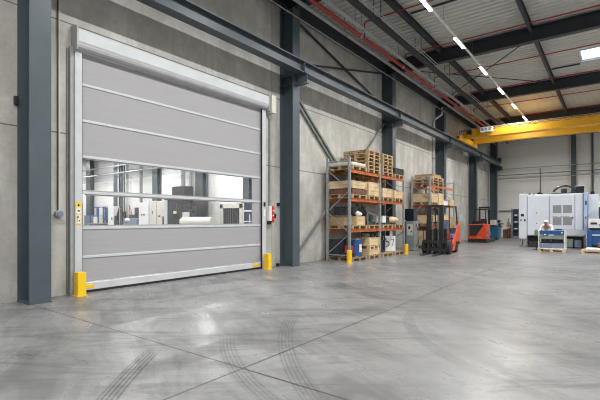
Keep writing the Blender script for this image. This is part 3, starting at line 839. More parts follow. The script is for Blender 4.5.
# level 1
pallet(XC, 13.55, LV[0]+.002, 'pallet at the left of the lowest shelf of the first rack', 1.1, 1.1)
crate(.52, 13.5, LV[0]+.148, .7, .8, .28, 'long wooden crate at the left of the lowest shelf of the first rack', 'wood', boards=2)
crate(1.08, 13.74, LV[0]+.148, .3, .62, .30, 'pale box at the front left of the lowest shelf of the first rack', 'wood_l', boards=2)
o = MB().ball((0, 0, .07), .1, (1, 1.2, 1)).ball((.05, .12, .05), .07).build('crumpled_bag', 'wrap', smooth=True, loc=(1.08, 13.77, LV[0]+.50)); tag(o, 'crumpled white bag on the pale box of the lowest shelf', 'bag')
crate(.60, 13.54, LV[0]+.51, .5, .55, .3, 'black box behind the white bag on the lowest shelf', 'darkgood', name='storage_box', boards=1)
pallet(XC, 14.72, LV[0]+.002, 'pallet carrying the dark machine parts left of the centre post on the lowest shelf', 1.1, .96)
r = thing('machine_part', 'dark machine part left of the centre post on the lowest shelf', 'machine part', (XC, 14.72, LV[0]+.148))
MB().box(-.4, .4, -.35, .35, 0, .12).box(-.3, .3, -.25, .0, .12, .42).cyl((-.3, .2, .27), (.3, .2, .27), .13, 16).build('casting', 'darkgood', r)
MB().bar((.45, -.38, 0), (.45, -.38, .5), .03).bar((.45, .3, 0), (.45, .3, .4), .03).bar((.45, -.38, .48), (.45, .3, .38), .03).build('bracket_frame', 'green', r)
pallet(XC, 15.95, LV[0]+.002, 'pallet carrying the white box and black tray right of the centre post', 1.1, .96)
crate(1.05, 15.78, LV[0]+.22, .3, .26, .26, 'small white box right of the centre post on the lowest shelf', 'white', name='carton', boards=1)
o = MB().box(-.45, .45, -.42, .42, 0, .07).build('tray', 'darkgood', loc=(XC, 15.95, LV[0]+.148)); tag(o, 'flat black tray under the small white box on the lowest shelf', 'tray')
crate(1.0, 16.18, LV[0]+.22, .35, .2, .2, 'small black box beside the small white box on the lowest shelf', 'darkgood', name='storage_box', boards=1)
pallet(XC, 17.1, LV[0]+.002, 'pallet under the beige sack on the lowest shelf', 1.1, .96)
o = MB().ball((0, 0, .15), .30, (1.4, 1.35, .55)).ball((.15, -.22, .13), .22, (1, .8, .6)).ball((-.1, .22, .15), .24, (1, .8, .6)).build('sack', 'sack', smooth=True, loc=(.8, 17.1, LV[0]+.18)); tag(o, 'slumped beige sack at the right end of the lowest shelf', 'sack')
# ground
pallet(XC, 13.55, .0, 'grey wooden pallet on the floor under the blue drum', 1.1, 1.1, 'wood_o')
r = thing('drum', 'dark blue drum on the floor pallet beside the first yellow post', 'drum', (.93, 13.79, .146))
MB().cyl((0, 0, 0), (0, 0, .62), .26, 24).build('barrel', 'blue', r); m = MB()
for z in (.02, .2, .42, .61): m.torus((0, 0, z), .262, .012, 'z', 24, 6)
m.build('hoop', 'blue', r, each=1); MB().cyl((0, 0, .62), (0, 0, .65), .2, 20).build('lid', 'galv', r)
MB().box(.262, .266, -.1, .08, .15, .45).build('label_panel', 'white', r)
crate(1.0, 13.25, .30, .18, .2, .24, 'small red box on the floor pallet beside the blue drum', 'redbox', name='storage_box', boards=1)
crate(.46, 13.30, .146, .4, .46, .62, 'black box behind the small red box on the floor pallet', 'darkgood', name='storage_box', boards=1)
pallet(XC, 14.72, 0, 'pallet on the floor under the two stacked light crates', 1.1, .9)
crate(XC+.04, 14.72, .146, 1.02, .82, .20, 'lower of the two stacked light crates on the floor in the first rack', boards=2)
pallet(XC+.04, 14.72, .367, 'pallet between the two stacked light crates in the first rack', 1.02, .82, 'wood_l')
crate(XC+.04, 14.72, .512, 1.02, .82, .27, 'upper of the two stacked light crates on the floor in the first rack', boards=2)
pallet(XC, 15.95, 0, 'wooden pallet on the floor under the blue steel stillage', 1.1, .96)
r = thing('stillage', 'dark blue steel stillage on the floor in the first rack', 'container', (.60, 15.95, .146)); r.scale = (.65, 1, 1)
m = MB()
for sx in (-1, 1):
    for sy in (-1, 1): m.bar((sx*.5, sy*.44, 0), (sx*.5, sy*.44, .86), .06)
for z in (.05, .82):
    m.bar((-.5, -.44, z), (.5, -.44, z), .05); m.bar((-.5, .44, z), (.5, .44, z), .05); m.bar((.5, -.44, z), (.5, .44, z), .05); m.bar((-.5, -.44, z), (-.5, .44, z), .05)
m.build('frame', 'navy', r)
MB().box(-.47, .47, -.42, .42, .03, .5).build('tub', 'navy', r)
m = MB()
for z in (.58, .66, .74): m.bar((.49, -.42, z), (.49, .42, z), .03)
m.build('slat', 'blackm', r, each=1)
pallet(XC, 17.1, 0, 'wooden pallet on the floor behind the white handwritten board', 1.1, .96)
crate(.52, 17.25, .146, .56, .6, .6, 'navy metal box on the floor behind the white handwritten board', 'navy', name='storage_box', boards=1)
r = thing('sign_board', 'white board with black handwritten figures leaning in the first rack', 'sign', (1.0, 16.72, .146), R(-52)); r.scale = (1, .82, .9)
MB().box(-.008, .008, -.32, .32, 0, .74).build('board', 'white', r)
MB().box(-.008, .008, .02, .16, .74, .98).build('tab', 'white', r)
m = MB()
def stroke(m, pts, x, w_):
    for a, b_ in zip(pts, pts[1:]):
        m.bar((x, a[0], a[1]), (x, b_[0], b_[1]), w_, w_*.5) if False else m.tube([(x, a[0], a[1]), (x, b_[0], b_[1])], w_*.4, 6)
stroke(m, [(-.20, .64), (-.18, .46), (-.05, .46), (-.0, .36), (-.06, .26), (-.18, .22)], .012, .05)
stroke(m, [(.06, .58), (.22, .58), (.2, .42), (.12, .24)], .012, .035)
m.build('handwriting', 'black', r)
crate(1.0, 13.25, .146, .3, .32, .13, 'flat black box under the small red box on the floor pallet', 'darkgood', name='storage_box', boards=1)
# posts in front of the rack uprights
def post(x, y, lab):
    r = thing('rack_guard', lab, 'guard post', (x, y, 0), 0, 'yellow posts protecting the racks')
    MB().cyl((0, 0, .01), (0, 0, .44), .09, 20).build('tube', 'yellow', r, bevel=.01)
    MB().cyl((0, 0, 0), (0, 0, .012), .12, 20).build('base_plate', 'yellow', r)
post(1.40, 12.6, 'yellow post guarding the left foot of the first rack')
post(1.46, 17.45, 'yellow post guarding the right foot of the first rack')

# second rack contents
G2 = None
y2a, y2b = 21.64, 22.66; y2c, y2d = 23.64, 24.66
pallet(XC, 22.13, LV[2]+.002, 'lowest of the three pallets on top of the second rack', 1.1, 1.6, 'wood_o')
pallet(XC, 22.14, LV[2]+.147, 'middle of the three pallets on top of the second rack', 1.1, 1.6, 'wood')
pallet(XC, 22.12, LV[2]+.292, 'uppermost of the three pallets on top of the second rack', 1.1, 1.6, 'wood_l')
crate(XC, 22.13, LV[2]+.438, 1.0, 1.2, .12, 'flat wooden collar on the pallets on top of the second rack', 'wood', boards=1, name='pallet_collar')
pallet(XC, y2a, LV[1]+.002, 'pallet under the wide crate on the middle shelf of the second rack', 1.1, .95)
crate(XC, y2a, LV[1]+.148, 1.04, .92, .42, 'wide wooden crate on the middle shelf of the second rack', 'wood_l')
crate(XC, y2b, LV[1]+.002, 1.04, .8, .62, 'tall pale crate left of centre on the middle shelf of the second rack', 'wood_l')
crate(.85, y2c, LV[1]+.002, .7, .8, .26, 'low white box right of centre on the middle shelf of the second rack', 'white', name='carton', boards=1)
crate(.65, y2c, LV[1]+.29, .5, .7, .35, 'black box on the low white box of the second rack', 'darkgood', name='storage_box', boards=1)
crate(XC, y2d, LV[1]+.002, 1.0, .7, .36, 'pale wooden crate at the right end of the middle shelf of the second rack', 'wood_l', boards=2)
pallet(XC, y2a, LV[0]+.002, 'pallet under the crate on the lowest shelf of the second rack', 1.1, .95)
crate(XC, y2a, LV[0]+.148, 1.04, .92, .42, 'light wooden crate at the left of the lowest shelf of the second rack', 'wood_l')
crate(XC, y2b, LV[0]+.002, 1.0, .8, .5, 'brown box behind the forklift mast on the second rack', 'brown', name='storage_box', boards=1)
crate(XC, y2c, LV[0]+.002, 1.0, .8, .62, 'pale crate behind the forklift guard on the lowest shelf', 'wood_l')
crate(XC, y2d, LV[0]+.002, 1.0, .75, .5, 'wooden crate at the right end of the lowest shelf of the second rack', 'wood')
pallet(XC, y2a, 0, 'pallet on the floor in the second rack', 1.1, .95)
crate(XC, y2a, .146, 1.04, .92, .78, 'tall light crate on the floor at the left of the second rack', 'wood_l')
crate(XC, y2b, .0, 1.0, .8, .7, 'dark metal box on the floor behind the forklift', 'darkgood', name='storage_box', boards=1)
crate(XC, y2c, .0, 1.0, .8, .8, 'pale crate on the floor behind the forklift', 'wood_l')
crate(XC, y2d, .0, 1.0, .75, .55, 'wooden crate on the floor at the right end of the second rack', 'wood')

# charging station between the racks
r = thing('charging_station', 'grey charging cabinet with a blue side and black monitor between the racks', 'cabinet', (.82, 19.5, 0))
MB().box(-.14, .25, -.2, .4, .02, 1.45).build('cabinet', 'galv', r, bevel=.01)
MB().box(-.27, -.145, -.2, .4, .02, 1.45).build('blue_side', 'lblue', r, bevel=.01)
MB().box(-.26, .24, -.18, .3, 1.49, 2.05).build('monitor', 'screen', r, bevel=.015)
MB().box(-.08, .2, -.21, -.2, .75, 1.3).build('door_panel', 'cream', r)
MB().box(.1, .16, -.225, -.21, .9, .98).box(-.02, .08, -.22, -.21, 1.05, 1.2).build('switch', 'blackm', r, each=1)
MB().box(-.2, .2, -.1, .3, 1.45, 1.49).build('neck', 'black', r)
MB().tube([(.25, .1, 1.3), (.34, .1, 1.0), (.34, .15, .4), (.25, .15, .2)], .02, 8).build('cable', 'black', r)

# ------------------------------------------------------------------ forklift
f = thing('forklift', 'orange and black counterbalance forklift facing the camera before the second rack', 'forklift', (2.50, 18.4, 0), R(4))
for sx in (-1, 1):
    for (y, rr, wd, xx) in ((0, .31, .22, .50), (1.45, .25, .2, .44)):
        wl = MB().cyl((sx*xx-wd/2, y, rr), (sx*xx+wd/2, y, rr), rr, 24).build('wheel', 'tyre', f, bevel=.03)
        MB().cyl((sx*(xx+wd/2), y, rr), (sx*(xx+wd/2+.012), y, rr), rr*.5, 16).build('rim', 'blackm', wl)
m = MB().box(-.34, .34, -.12, 1.3, .16, .72).box(-.5, .5, .32, 1.0, .3, .62).box(-.42, .42, .05, .16, .6, 1.12)
m.build('chassis', 'blackm', f, bevel=.02)
for sx in (-1, 1):
    MB().prism([(.36, .12), (.95, .12), (1.12, .50), (1.80, .50), (1.98, .34), (2.0, 1.26), (1.72, 1.38), (1.52, 1.14), (.98, .72), (.55, .46)], sx*.56, sx*.50, 'x').build('side_cover', 'orange', f, bevel=.008)
MB().prism([(1.0, .22), (1.95, .22), (1.98, 1.1), (1.6, 1.12), (1.4, .85), (1.0, .8)], -.495, .495, 'x').build('engine_hood', 'blackm', f, bevel=.02)
MB().box(.40, .56, 1.74, 1.90, 1.25, 1.46).build('rear_light_post', 'amber', f)
MB().box(-.24, .24, .78, 1.22, .86, .98).prism([(1.14, .95), (1.26, .95), (1.36, 1.5), (1.26, 1.52)], -.22, .22, 'x').build('seat', 'denim', f, bevel=.03)
MB().box(.30, .50, .75, 1.25, .66, .86).build('battery_cover', 'denim', f, bevel=.03)
m = MB().torus((0, 0, 0), .17, .018, 'z', 20, 6); o = m.build('steering_wheel', 'black', f, loc=(0, .52, 1.22)); o.rotation_euler = (R(35), 0, 0)
MB().cyl((0, .30, .98), (0, .5, 1.2), .025, 8).cyl((.16, .25, 1.1), (.16, .22, 1.3), .01, 6).cyl((.22, .25, 1.1), (.22, .22, 1.3), .01, 6).build('steering_column', 'black', f)
for sx in (-1, 1):
    for sy, y, yt in ((0, .1, .28), (1, 1.72, 1.5)):
        MB().bar((sx*.50, y, .6 if sy == 0 else 1.18), (sx*.47, yt, 2.12), .05, .06).build('guard_post', 'blackm', f)
m = MB()
for k in range(6): m.box(-.44+.176*k-.02, -.44+.176*k+.02, .26, 1.54, 2.1, 2.14)
m.box(-.5, .5, .24, .3, 2.09, 2.15).box(-.5, .5, 1.5, 1.56, 2.09, 2.15)
m.build('roof_bar', 'blackm', f, each=1)
m = MB()
for sx in (-1, 1):
    m.box(sx*.30-.05, sx*.30+.05, -.34, -.18, .06, 2.1); m.box(sx*.215-.035, sx*.215+.035, -.32, -.2, .08, 2.13)
m.box(-.35, .35, -.30, -.22, 2.06, 2.16).box(-.35, .35, -.22, -.16, 1.35, 1.42).box(-.3, .3, -.3, -.2, .2, .32)
m.build('mast', 'blackm', f)
MB().cyl((-.12, -.26, .2), (-.12, -.26, 1.7), .035, 10).cyl((.12, -.26, .2), (.12, -.26, 1.7), .035, 10).build('lift_cylinder', 'galv_d', f)
MB().box(-.02, .02, -.32, -.30, .4, 2.0).cyl((-.06, -.3, 2.0), (.06, -.3, 2.0), .05, 12).build('lift_chain', 'blackm', f)
m = MB().box(-.52, .52, -.42, -.36, .14, .26).box(-.52, .52, -.42, -.36, .48, .60)
for x in (-.5, -.25, 0, .25, .5): m.box(x-.02, x+.02, -.40, -.37, .1, .62)
m.build('fork_carriage', 'blackm', f)
m = MB()
for k in range(9): x = -.48+.12*k; m.box(x-.012, x+.012, -.42, -.40, .6, 1.05)
m.box(-.5, .5, -.425, -.395, 1.03, 1.07).build('load_backrest', 'blackm', f)
for sx in (-1, 1):
    MB().prism([(-.42, .06), (-.42, .6), (-.46, .6), (-.47, .1), (-1.62, .055), (-1.62, .045), (-.5, .045)], sx*.26-.05, sx*.26+.05, 'x').build('fork', 'blackm', f)
MB().cyl((.34, -.1, 1.75), (.34, -.17, 1.75), .06, 12).cyl((-.34, -.1, 1.75), (-.34, -.17, 1.75), .06, 12).build('work_lamp', 'galv', f)
MB().tube([(.47, 1.52, 1.6), (.64, 1.51, 1.6)], .012, 6).build('mirror_arm', 'blackm', f)
MB().box(.62, .76, 1.50, 1.52, 1.46, 1.70).build('mirror', 'teal', f, bevel=.01)
MB().tube([(-.06, -.2, 2.0), (.05, -.12, 1.9), (.1, -.1, 1.2), (.08, 0, .7)], .02, 6).tube([(.26, .1, 1.1), (.3, .3, 1.0), (.34, .5, .7)], .02, 6).build('hydraulic_hose', 'black', f)
MB().box(.29, .49, .1, .32, .62, .95).build('side_box', 'redbox', f)

# ------------------------------------------------------------------ reach truck
t = thing('reach_truck', 'low orange reach truck with a black cab parked before the far column', 'forklift', (1.50, 29.2, 0), R(-4))
t.scale = (.86, 1, 1)
MB().prism([(-.66, .24), (.66, .24), (.66, 1.2), (.42, 1.26), (-.62, 1.2)], 0, .9, 'y').build('body', 'orange', t, bevel=.03)
MB().box(-.68, .68, .0, 1.3, .03, .24).build('base', 'blackm', t, bevel=.02)
MB().prism([(-.56, .44), (-.08, .44), (.46, 1.10), (.46, 1.18), (-.56, 1.16)], -.02, .0, 'y').build('rear_panel', 'blackm', t)
MB().prism([(-.62, .24), (.6, .24), (.6, .3), (-.62, .3)], -.015, 0, 'y').build('bumper', 'orange', t)
MB().box(.02, .32, -.012, 0, .33, .39).build('plate', 'amber', t)
m = MB()
for x, y in ((-.22, .15), (.6, .15), (-.22, 1.0), (.6, 1.0)): m.box(x-.03, x+.03, y-.03, y+.03, 1.2 if y < .5 else .2, 2.2)
m.build('guard_post', 'blackm', t, each=1)
m = MB()
for k in range(6): m.box(-.25, .63, .12+k*.18, .17+k*.18, 2.18, 2.24)
m.box(-.27, -.21, .1, 1.1, 2.18, 2.25).box(.57, .63, .1, 1.1, 2.18, 2.25)
m.build('roof_bar', 'blackm', t, each=1)
m = MB()
for x in (-.3, .42): m.box(x-.05, x+.05, 1.3, 1.45, .1, 2.4)
m.box(-.35, .47, 1.34, 1.42, 2.3, 2.42)
m.build('mast', 'blackm', t)
MB().prism([(.4, 1.0), (.75, 1.0), (.72, 1.55), (.5, 1.58)], .1, .5, 'x').build('seat', 'black', t, bevel=.03)
MB().box(-.5, .2, .4, .8, 1.2, 1.42).cyl((-.35, .3, 1.2), (-.35, .3, 1.6), .02, 8).ball((-.35, .3, 1.62), .05).build('console', 'black', t)
for x in (-.4, .45):
    MB().box(x-.09, x+.09, 1.3, 2.5, .05, .2).build('support_leg', 'blackm', t)
    MB().cyl((x-.06, 2.4, .14), (x+.06, 2.4, .14), .14, 16).build('wheel', 'tyre', t)
for x in (-.5, .5): MB().cyl((x-.06, .3, .14), (x+.06, .3, .14), .14, 16).build('wheel', 'tyre', t)
MB().torus((.78, .12, .6), .17, .03, 'y', 16, 6).build('hose_reel', 'bgrey', t)

# ------------------------------------------------------------------ far corner goods
r = thing('blue_container', 'bright blue steel container on the floor near the far corner', 'container', (1.35, 33.9, 0))
MB().prism([(-.5, .12), (.45, .12), (.52, .95), (-.55, .95)], 0, 1.0, 'y').build('tub', 'lblue', r, bevel=.02)
MB().box(-.58, .55, -.03, 1.03, .92, .98).build('rim', 'lblue', r)
MB().box(-.45, -.35, .05, .95, 0, .12).box(.3, .4, .05, .95, 0, .12).build('runner', 'blackm', r)
crate(1.2, 34.4, .985, .7, .7, .12, 'black base of the cream box on the blue container', 'darkgood', name='storage_box', boards=1)
crate(1.15, 34.35, 1.13, .85, .6, .36, 'cream box on top of the blue container', 'cream', name='storage_box', boards=1)
r = thing('work_table', 'white topped work table near the far corner', 'table', (1.05, 37.6, 0))
MB().box(-.1, .9, -.4, .4, .82, .88).build('table_top', 'white', r)
for x in (-.05, .85):
    for y in (-.35, .35): MB().box(x-.025, x+.025, y-.025, y+.025, 0, .82).build('leg', 'blackm', r)
r = thing('vise', 'dark bench vise standing on the white topped table', 'tool', (1.25, 37.4, .88))
MB().box(-.18, .18, -.12, .12, 0, .12).box(-.1, .08, -.1, .1, .12, .35).cyl((.0, 0, .3), (.3, 0, .3), .04, 10).ball((-.05, 0, .5), .13).build('casting', 'blackm', r)
crate(1.65, 37.6, 0, .25, .4, .7, 'reddish brown box beside the white topped table', 'brown', name='storage_box', boards=1)
r = thing('timber_bundle', 'upright yellow and brown timber bundle leaning near the far corner', 'timber', (1.72, 38.6, 0))
for k, (dx, h_, mt) in enumerate(((-.22, 1.35, 'wood_l'), (-.1, 1.62, 'green'), (.0, 1.3, 'wood'), (.12, 1.1, 'brown'), (.22, 1.45, 'wood_l'))):
    MB().bar((dx, 0, 0), (dx*.7, .25, h_), .08, .06).build('plank', mt, r)
r = thing('storage_shelf', 'narrow blue shelf with white bins against the end wall', 'shelf', (2.32, 38.2, 0))
m = MB()
for x in (-.27, .27):
    for y in (-.25, .25): m.box(x-.025, x+.025, y-.025, y+.025, 0, 2.45)
m.build('upright', 'bgrey', r, each=1)
for z in (.12, .7, 1.25, 1.8): MB().box(-.27, .27, -.27, .27, z, z+.04).build('shelf_board', 'bgrey', r)
MB().box(-.26, .26, .2, .24, .15, 2.4).build('back_panel', 'navy', r)
for k, (z, dx) in enumerate(((.165, 0), (.745, .08), (1.295, .1), (1.845, .05))):
    o = crate(2.32, 38.15, z, .38, .34, .34, 'navy bin on shelf %s of the narrow blue shelf' % ('one, at the bottom', 'two', 'three', 'four, at the top')[k], 'navy', name='bin', boards=1, lid=False, group='bins on the narrow shelf')
for k, z in enumerate((.745, 1.295, 1.845)):
    tag(MB().prism([(-.12, .1), (.12, .1), (.08, 0), (-.08, 0)], -.06, .06, 'y').build('funnel', 'white', loc=(2.38, 37.88, z+.1-.1)), 'small white funnel shaped tub at the front of the narrow shelf, level %s' % ('two', 'three', 'four')[k], 'tub', 'white tubs on the narrow shelf')

# ------------------------------------------------------------------ CNC machine
c = thing('machining_centre', 'large light grey enclosed machining centre on the right', 'machine', (0, 0, 0))
YF = 26.3
MB().box(4.85, 7.50, YF+.12, 29.4, .62, 2.92).build('enclosure', 'machine', c, bevel=.02)
MB().box(4.50, 4.88, YF-.12, YF+.9, .45, 2.97).build('control_cabinet', 'machine', c, bevel=.02)
MB().box(4.90, 5.95, YF+.06, YF+.12, .66, 2.84).build('sliding_door', 'machine', c, bevel=.01)
p = MB().box(6.0, 7.12, YF+.04, YF+.12, .98, 2.84).build('service_door', 'machine', c, bevel=.01)
for x0 in (6.13, 6.60):
    for z0 in (1.18, 1.83):
        m = MB().box(x0, x0+.40, YF+.028, YF+.04, z0+.05, z0+.47); m.build('vent_grille', 'grille', p)
MB().box(7.02, 7.06, YF+.01, YF+.04, 1.55, 1.68).build('handle', 'black', p)
MB().box(6.12, 6.35, YF+.032, YF+.04, 1.66, 1.70).box(6.45, 6.9, YF+.032, YF+.04, 1.66, 1.70).build('nameplate', 'galv', p)
MB().box(7.15, 7.48, YF+.05, YF+.12, .98, 2.90).build('side_panel', 'machine', c, bevel=.01)
MB().box(6.3, 7.54, YF-.02, YF+.3, .66, .95).build('sill', 'hood', c, bevel=.02)
MB().box(7.51, 7.68, YF-.02, 28.5, .70, 2.94).build('corner_column', 'machine_b', c, bevel=.02)
MB().box(7.50, 7.52, YF-.03, YF-.02, 1.0, 2.86).box(7.58, 7.66, YF-.03, YF-.02, 2.3, 2.5).box(7.58, 7.64, YF-.03, YF-.02, 1.58, 1.68).build('hinge', 'blue', c, each=1)
MB().box(7.70, 8.14, YF+.3, 28.6, .9, 2.84).build('tool_magazine', 'machine', c, bevel=.02)
m = MB().box(4.9, 7.5, YF+.4, 29.2, .0, .62); m.build('machine_bed', 'blackm', c, bevel=.02)
m = MB()
for x in (4.55, 4.83): m.box(x-.03, x+.03, YF, YF+.06, .02, .45); m.box(x-.03, x+.03, YF+.7, YF+.76, .02, .45)
m.box(4.5, 4.88, YF, YF+.06, .02, .06)
m.build('stand_leg', 'galv', c, each=1)
m = MB().box(4.60, 4.76, YF-.13, YF-.12, 1.70, 1.84).box(4.56, 4.64, YF-.13, YF-.12, 1.46, 1.53).box(4.76, 4.84, YF-.13, YF-.12, 1.42, 1.55)
m.build('control_panel', 'blackm', c)
# hoses and coolant equipment under the machine
m = MB()
for k in range(7):
    x = 4.9+.13*k; m.tube([(x, YF+.3, .6), (x+.05, YF+.1, .45), (x+.12*math.sin(k), YF+.05, .25), (x+.2, YF+.2, .05)], .035, 6)
m.build('hose', 'black', c, each=1)
MB().box(5.0, 5.9, YF-.1, YF+.3, .03, .3).build('coolant_tray', 'darkgood', c)
MB().box(6.6, 7.05, YF+.05, YF+.38, .03, .48).build('pump_box', 'green', c, bevel=.02)
MB().cyl((7.25, YF+.2, .05), (7.25, YF+.2, .42), .16, 16).build('filter_can', 'bgrey', c)
m = MB().torus((6.60, YF+.8, 2.80), .58, .06, 'y', 24, 8, 28, 152)
m.build('cable_chain', 'blackm', c)
m = MB().box(5.98, 7.12, YF+.72, YF+.88, 2.92, 3.0).box(6.45, 6.72, YF+.75, YF+.85, 2.98, 3.24); m.build('chain_base', 'blackm', c)
MB().box(7.16, 7.52, YF+.3, YF+.7, 2.92, 3.30).build('fan_box', 'screen', c, bevel=.01)
MB().box(7.14, 7.54, YF+.28, YF+.72, 3.30, 3.33).build('fan_lid', 'white', c)
for x in (4.98, 5.18): MB().ball((x, YF+.3, 2.96), .055).build('lifting_eye', 'blackm', c)
MB().cyl((5.36, YF+.05, 1.9), (5.36, YF+.06, 1.9), .03, 8).cyl((5.36, YF+.05, 1.3), (5.36, YF+.06, 1.3), .03, 8).build('bolt', 'blue', c)

# second machine cut by the frame edge
c2 = thing('bed_machine', 'blue bed machine with a white cover at the right edge', 'machine', (7.72, 24.9, 0))
MB().box(0, 3.2, 0, 1.3, .25, .98).build('bed', 'blue', c2, bevel=.03)
MB().box(.0, .2, -.12, 0, .1, 1.0).box(2.8, 3.0, -.12, 0, .1, 1.0).build('pillar', 'blue', c2, bevel=.02)
MB().box(.2, 3.0, -.04, 0, .72, .80).build('ledge', 'machine_b', c2)
MB().box(.05, 3.2, .1, 1.2, 1.10, 1.56).build('cover', 'white', c2, bevel=.03)
MB().box(.1, 3.1, .2, 1.1, .98, 1.10).build('slide', 'blackm', c2)
MB().box(.15, .40, .05, .1, 1.3, 1.38).box(.5, .6, .05, .1, 1.22, 1.3).build('lever', 'blackm', c2)
MB().box(.46, 1.3, .35, .5, 1.56, 2.14).build('monitor', 'blackm', c2, bevel=.02, label='black framed monitor')
MB().box(.52, 1.24, .34, .35, 1.64, 2.06).build('screen', 'teal', c2)
MB().box(.44, 3.0, .6, 1.2, 1.56, 2.42).build('headstock', 'white', c2, bevel=.03)
MB().box(.1, 3.1, .1, 1.2, .0, .25).build('plinth', 'blackm', c2)

# pallet with wrapped goods
pallet(8.35, 22.9, 0, 'low pale pallet with wrapped goods at the right edge', 1.5, 1.0, 'wood_l')
o = MB().box(-.62, .7, -.42, .42, 0, .09).build('plastic_sheet', 'wrap', bevel=.03, loc=(8.38, 22.9, .146)); tag(o, 'white plastic sheet over the low pallet at the right edge', 'sheet')
o = MB().cyl((-.1, .2, .12), (.9, .2, .12), .12, 14).cyl((.15, -.05, .1), (.9, -.05, .1), .1, 14).build('metal_roll', 'brown', loc=(8.3, 22.9, .237)); tag(o, 'dark brown bars lying on the wrapped pallet at the right edge', 'bar')

# cart in front of the machine
pallet(6.46, 22.85, 0, 'thin pallet under the blue and white parts cart', 1.12, .8, 'wood_l')
k = thing('parts_cart', 'white framed cart with blue and grey trays before the machining centre', 'cart', (6.46, 22.85, .146))
m = MB()
for x in (-.52, .52):
    for y in (-.33, .33): m.box(x-.02, x+.02, y-.02, y+.02, 0, .86)
for x in (-.52, .52): m.box(x-.02, x+.02, -.33, .33, .0, .04); m.box(x-.02, x+.02, -.33, .33, .84, .88)
m.box(-.52, .52, -.35, -.31, 0, .04)
m.build('frame', 'white', k)
MB().box(-.49, .49, -.345, .33, .66, .86).build('top_tray', 'blue', k, bevel=.008)
MB().box(-.49, .49, -.34, .33, .46, .62).build('middle_tray', 'green', k, bevel=.008)
MB().box(-.49, .49, -.34, .33, .05, .26).build('lower_bin', 'bgrey', k, bevel=.008)
MB().box(-.49, .49, -.1, .33, .26, .30).build('liner', 'black', k)
MB().box(-.30, -.22, -.352, -.345, .64, .70).box(-.12, .08, -.352, -.345, .63, .67).box(.38, .44, -.352, -.345, .74, .80).build('label_plate', 'white', k)
o = MB().box(-.13, .13, -.1, .1, 0, .06).build('tool_tray', 'navy', loc=(6.72, 22.85, 1.028)); tag(o, 'small dark tray lying on the right of the parts cart', 'tray')
tag(MB().cyl((0, 0, 0), (0, 0, .25), .09, 14).cyl((0, 0, .25), (0, 0, .3), .05, 12).build('canister', 'green', loc=(5.66, 23.9, 0.72)), 'dark green canister on a stand left of the parts cart', 'canister')
tag(MB().box(-.16, .16, -.16, .16, .68, .72).box(-.02, .02, -.02, .02, 0.02, .68).box(-.15, .15, -.15, .15, 0, .02).build('stand', 'blackm', loc=(5.66, 23.9, 0)), 'small black pedestal stand left of the parts cart', 'stand')

# ------------------------------------------------------------------ worker
def skinned(name, verts, edges, radii, mat, parent, sub=1):
    me = bpy.data.meshes.new(name); me.from_pydata(verts, edges, []); me.materials.append(M[mat])
    o = bpy.data.objects.new(name, me); COL.objects.link(o); o.parent = parent
    md = o.modifiers.new('skin', 'SKIN'); md.use_smooth_shade = True
    for i, r_ in enumerate(radii):
        me.skin_vertices[0].data[i].radius = r_ if isinstance(r_, tuple) else (r_, r_)
    me.skin_vertices[0].data[0].use_root = True
    s_ = o.modifiers.new('sub', 'SUBSURF'); s_.levels = sub; s_.render_levels = sub
    return o
pr = thing('person', 'person in a white cap and white top bending over behind the parts cart', 'person', (6.08, 24.45, 0))
# faces -y, hips back, torso leaning forward, hands on the tray
V = [(0, .12, .92), (0, .02, 1.04), (0, -.14, 1.14), (0, -.30, 1.22), (0, -.40, 1.27), (0, -.46, 1.32)]
E = [(0, 1), (1, 2), (2, 3), (3, 4), (4, 5)]; Rr = [(.14, .11), (.13, .10), (.15, .11), (.13, .09), .055, .05]
def chain(root, pts, rs):
    p_ = root
    for a, b_ in zip(pts, rs): V.append(a); Rr.append(b_); E.append((p_, len(V)-1)); p_ = len(V)-1
    return p_
for sx in (-1, 1):
    chain(0, [(sx*.10, .12, .86), (sx*.12, -.0, .48), (sx*.12, .08, .10), (sx*.13, -.08, .04)], [.095, .062, .045, .035])
    hnd = chain(3, [(sx*.19, -.28, 1.20), (sx*.25, -.36, 1.00), (sx*.16, -.62, .93+.08), (sx*.14, -.70, 1.02)], [.06, .045, .03, .028])
    for q in range(4):
        fx = sx*(.14-.03+.02*q); L_ = (.06, .075, .07, .055)[q]
        chain(hnd, [(fx, -.74, 1.02), (fx, -.74-L_*.6, 1.015), (fx, -.74-L_, .995)], [.010, .009, .008])
    chain(hnd, [(sx*.10, -.71, 1.02), (sx*.08, -.75, 1.01)], [.012, .010])
body = skinned('body', V, E, Rr, 'skin', pr)
hd = MB().ball((0, -.53, 1.36), .105, (.82, .98, 1.12), 20)
hd.ball((0, -.64, 1.33), .018, (1, 1.2, 1.3), 8)
for sx in (-1, 1): hd.ball((sx*.088, -.52, 1.35), .025, (.4, .8, 1.2), 8)
h_ = hd.build('head', 'skin', pr, smooth=True)
for x in (-.035, .035): MB().ball((x, -.625, 1.37), .012).build('eye', 'black', h_)
MB().ball((0, -.625, 1.29), .018, (1.5, .5, .3), 8).build('mouth', 'redbox', h_)
MB().ball((0, -.50, 1.40), .108, (.86, 1.0, .9), 16).build('hair', 'hair', pr, smooth=True)
MB().ball((0, -.525, 1.425), .112, (.9, 1.02, .62), 16).prism([(-.08, -.63), (.08, -.63), (.06, -.71), (-.06, -.71)], 1.395, 1.405, 'z').build('cap', 'cloth', pr, smooth=False)
V2 = [(0, .10, .93), (0, .02, 1.04), (0, -.14, 1.14), (0, -.30, 1.22), (0, -.37, 1.255)]; E2 = [(0, 1), (1, 2), (2, 3), (3, 4)]; R2_ = [(.165, .13), (.155, .12), (.175, .13), (.15, .105), .07]
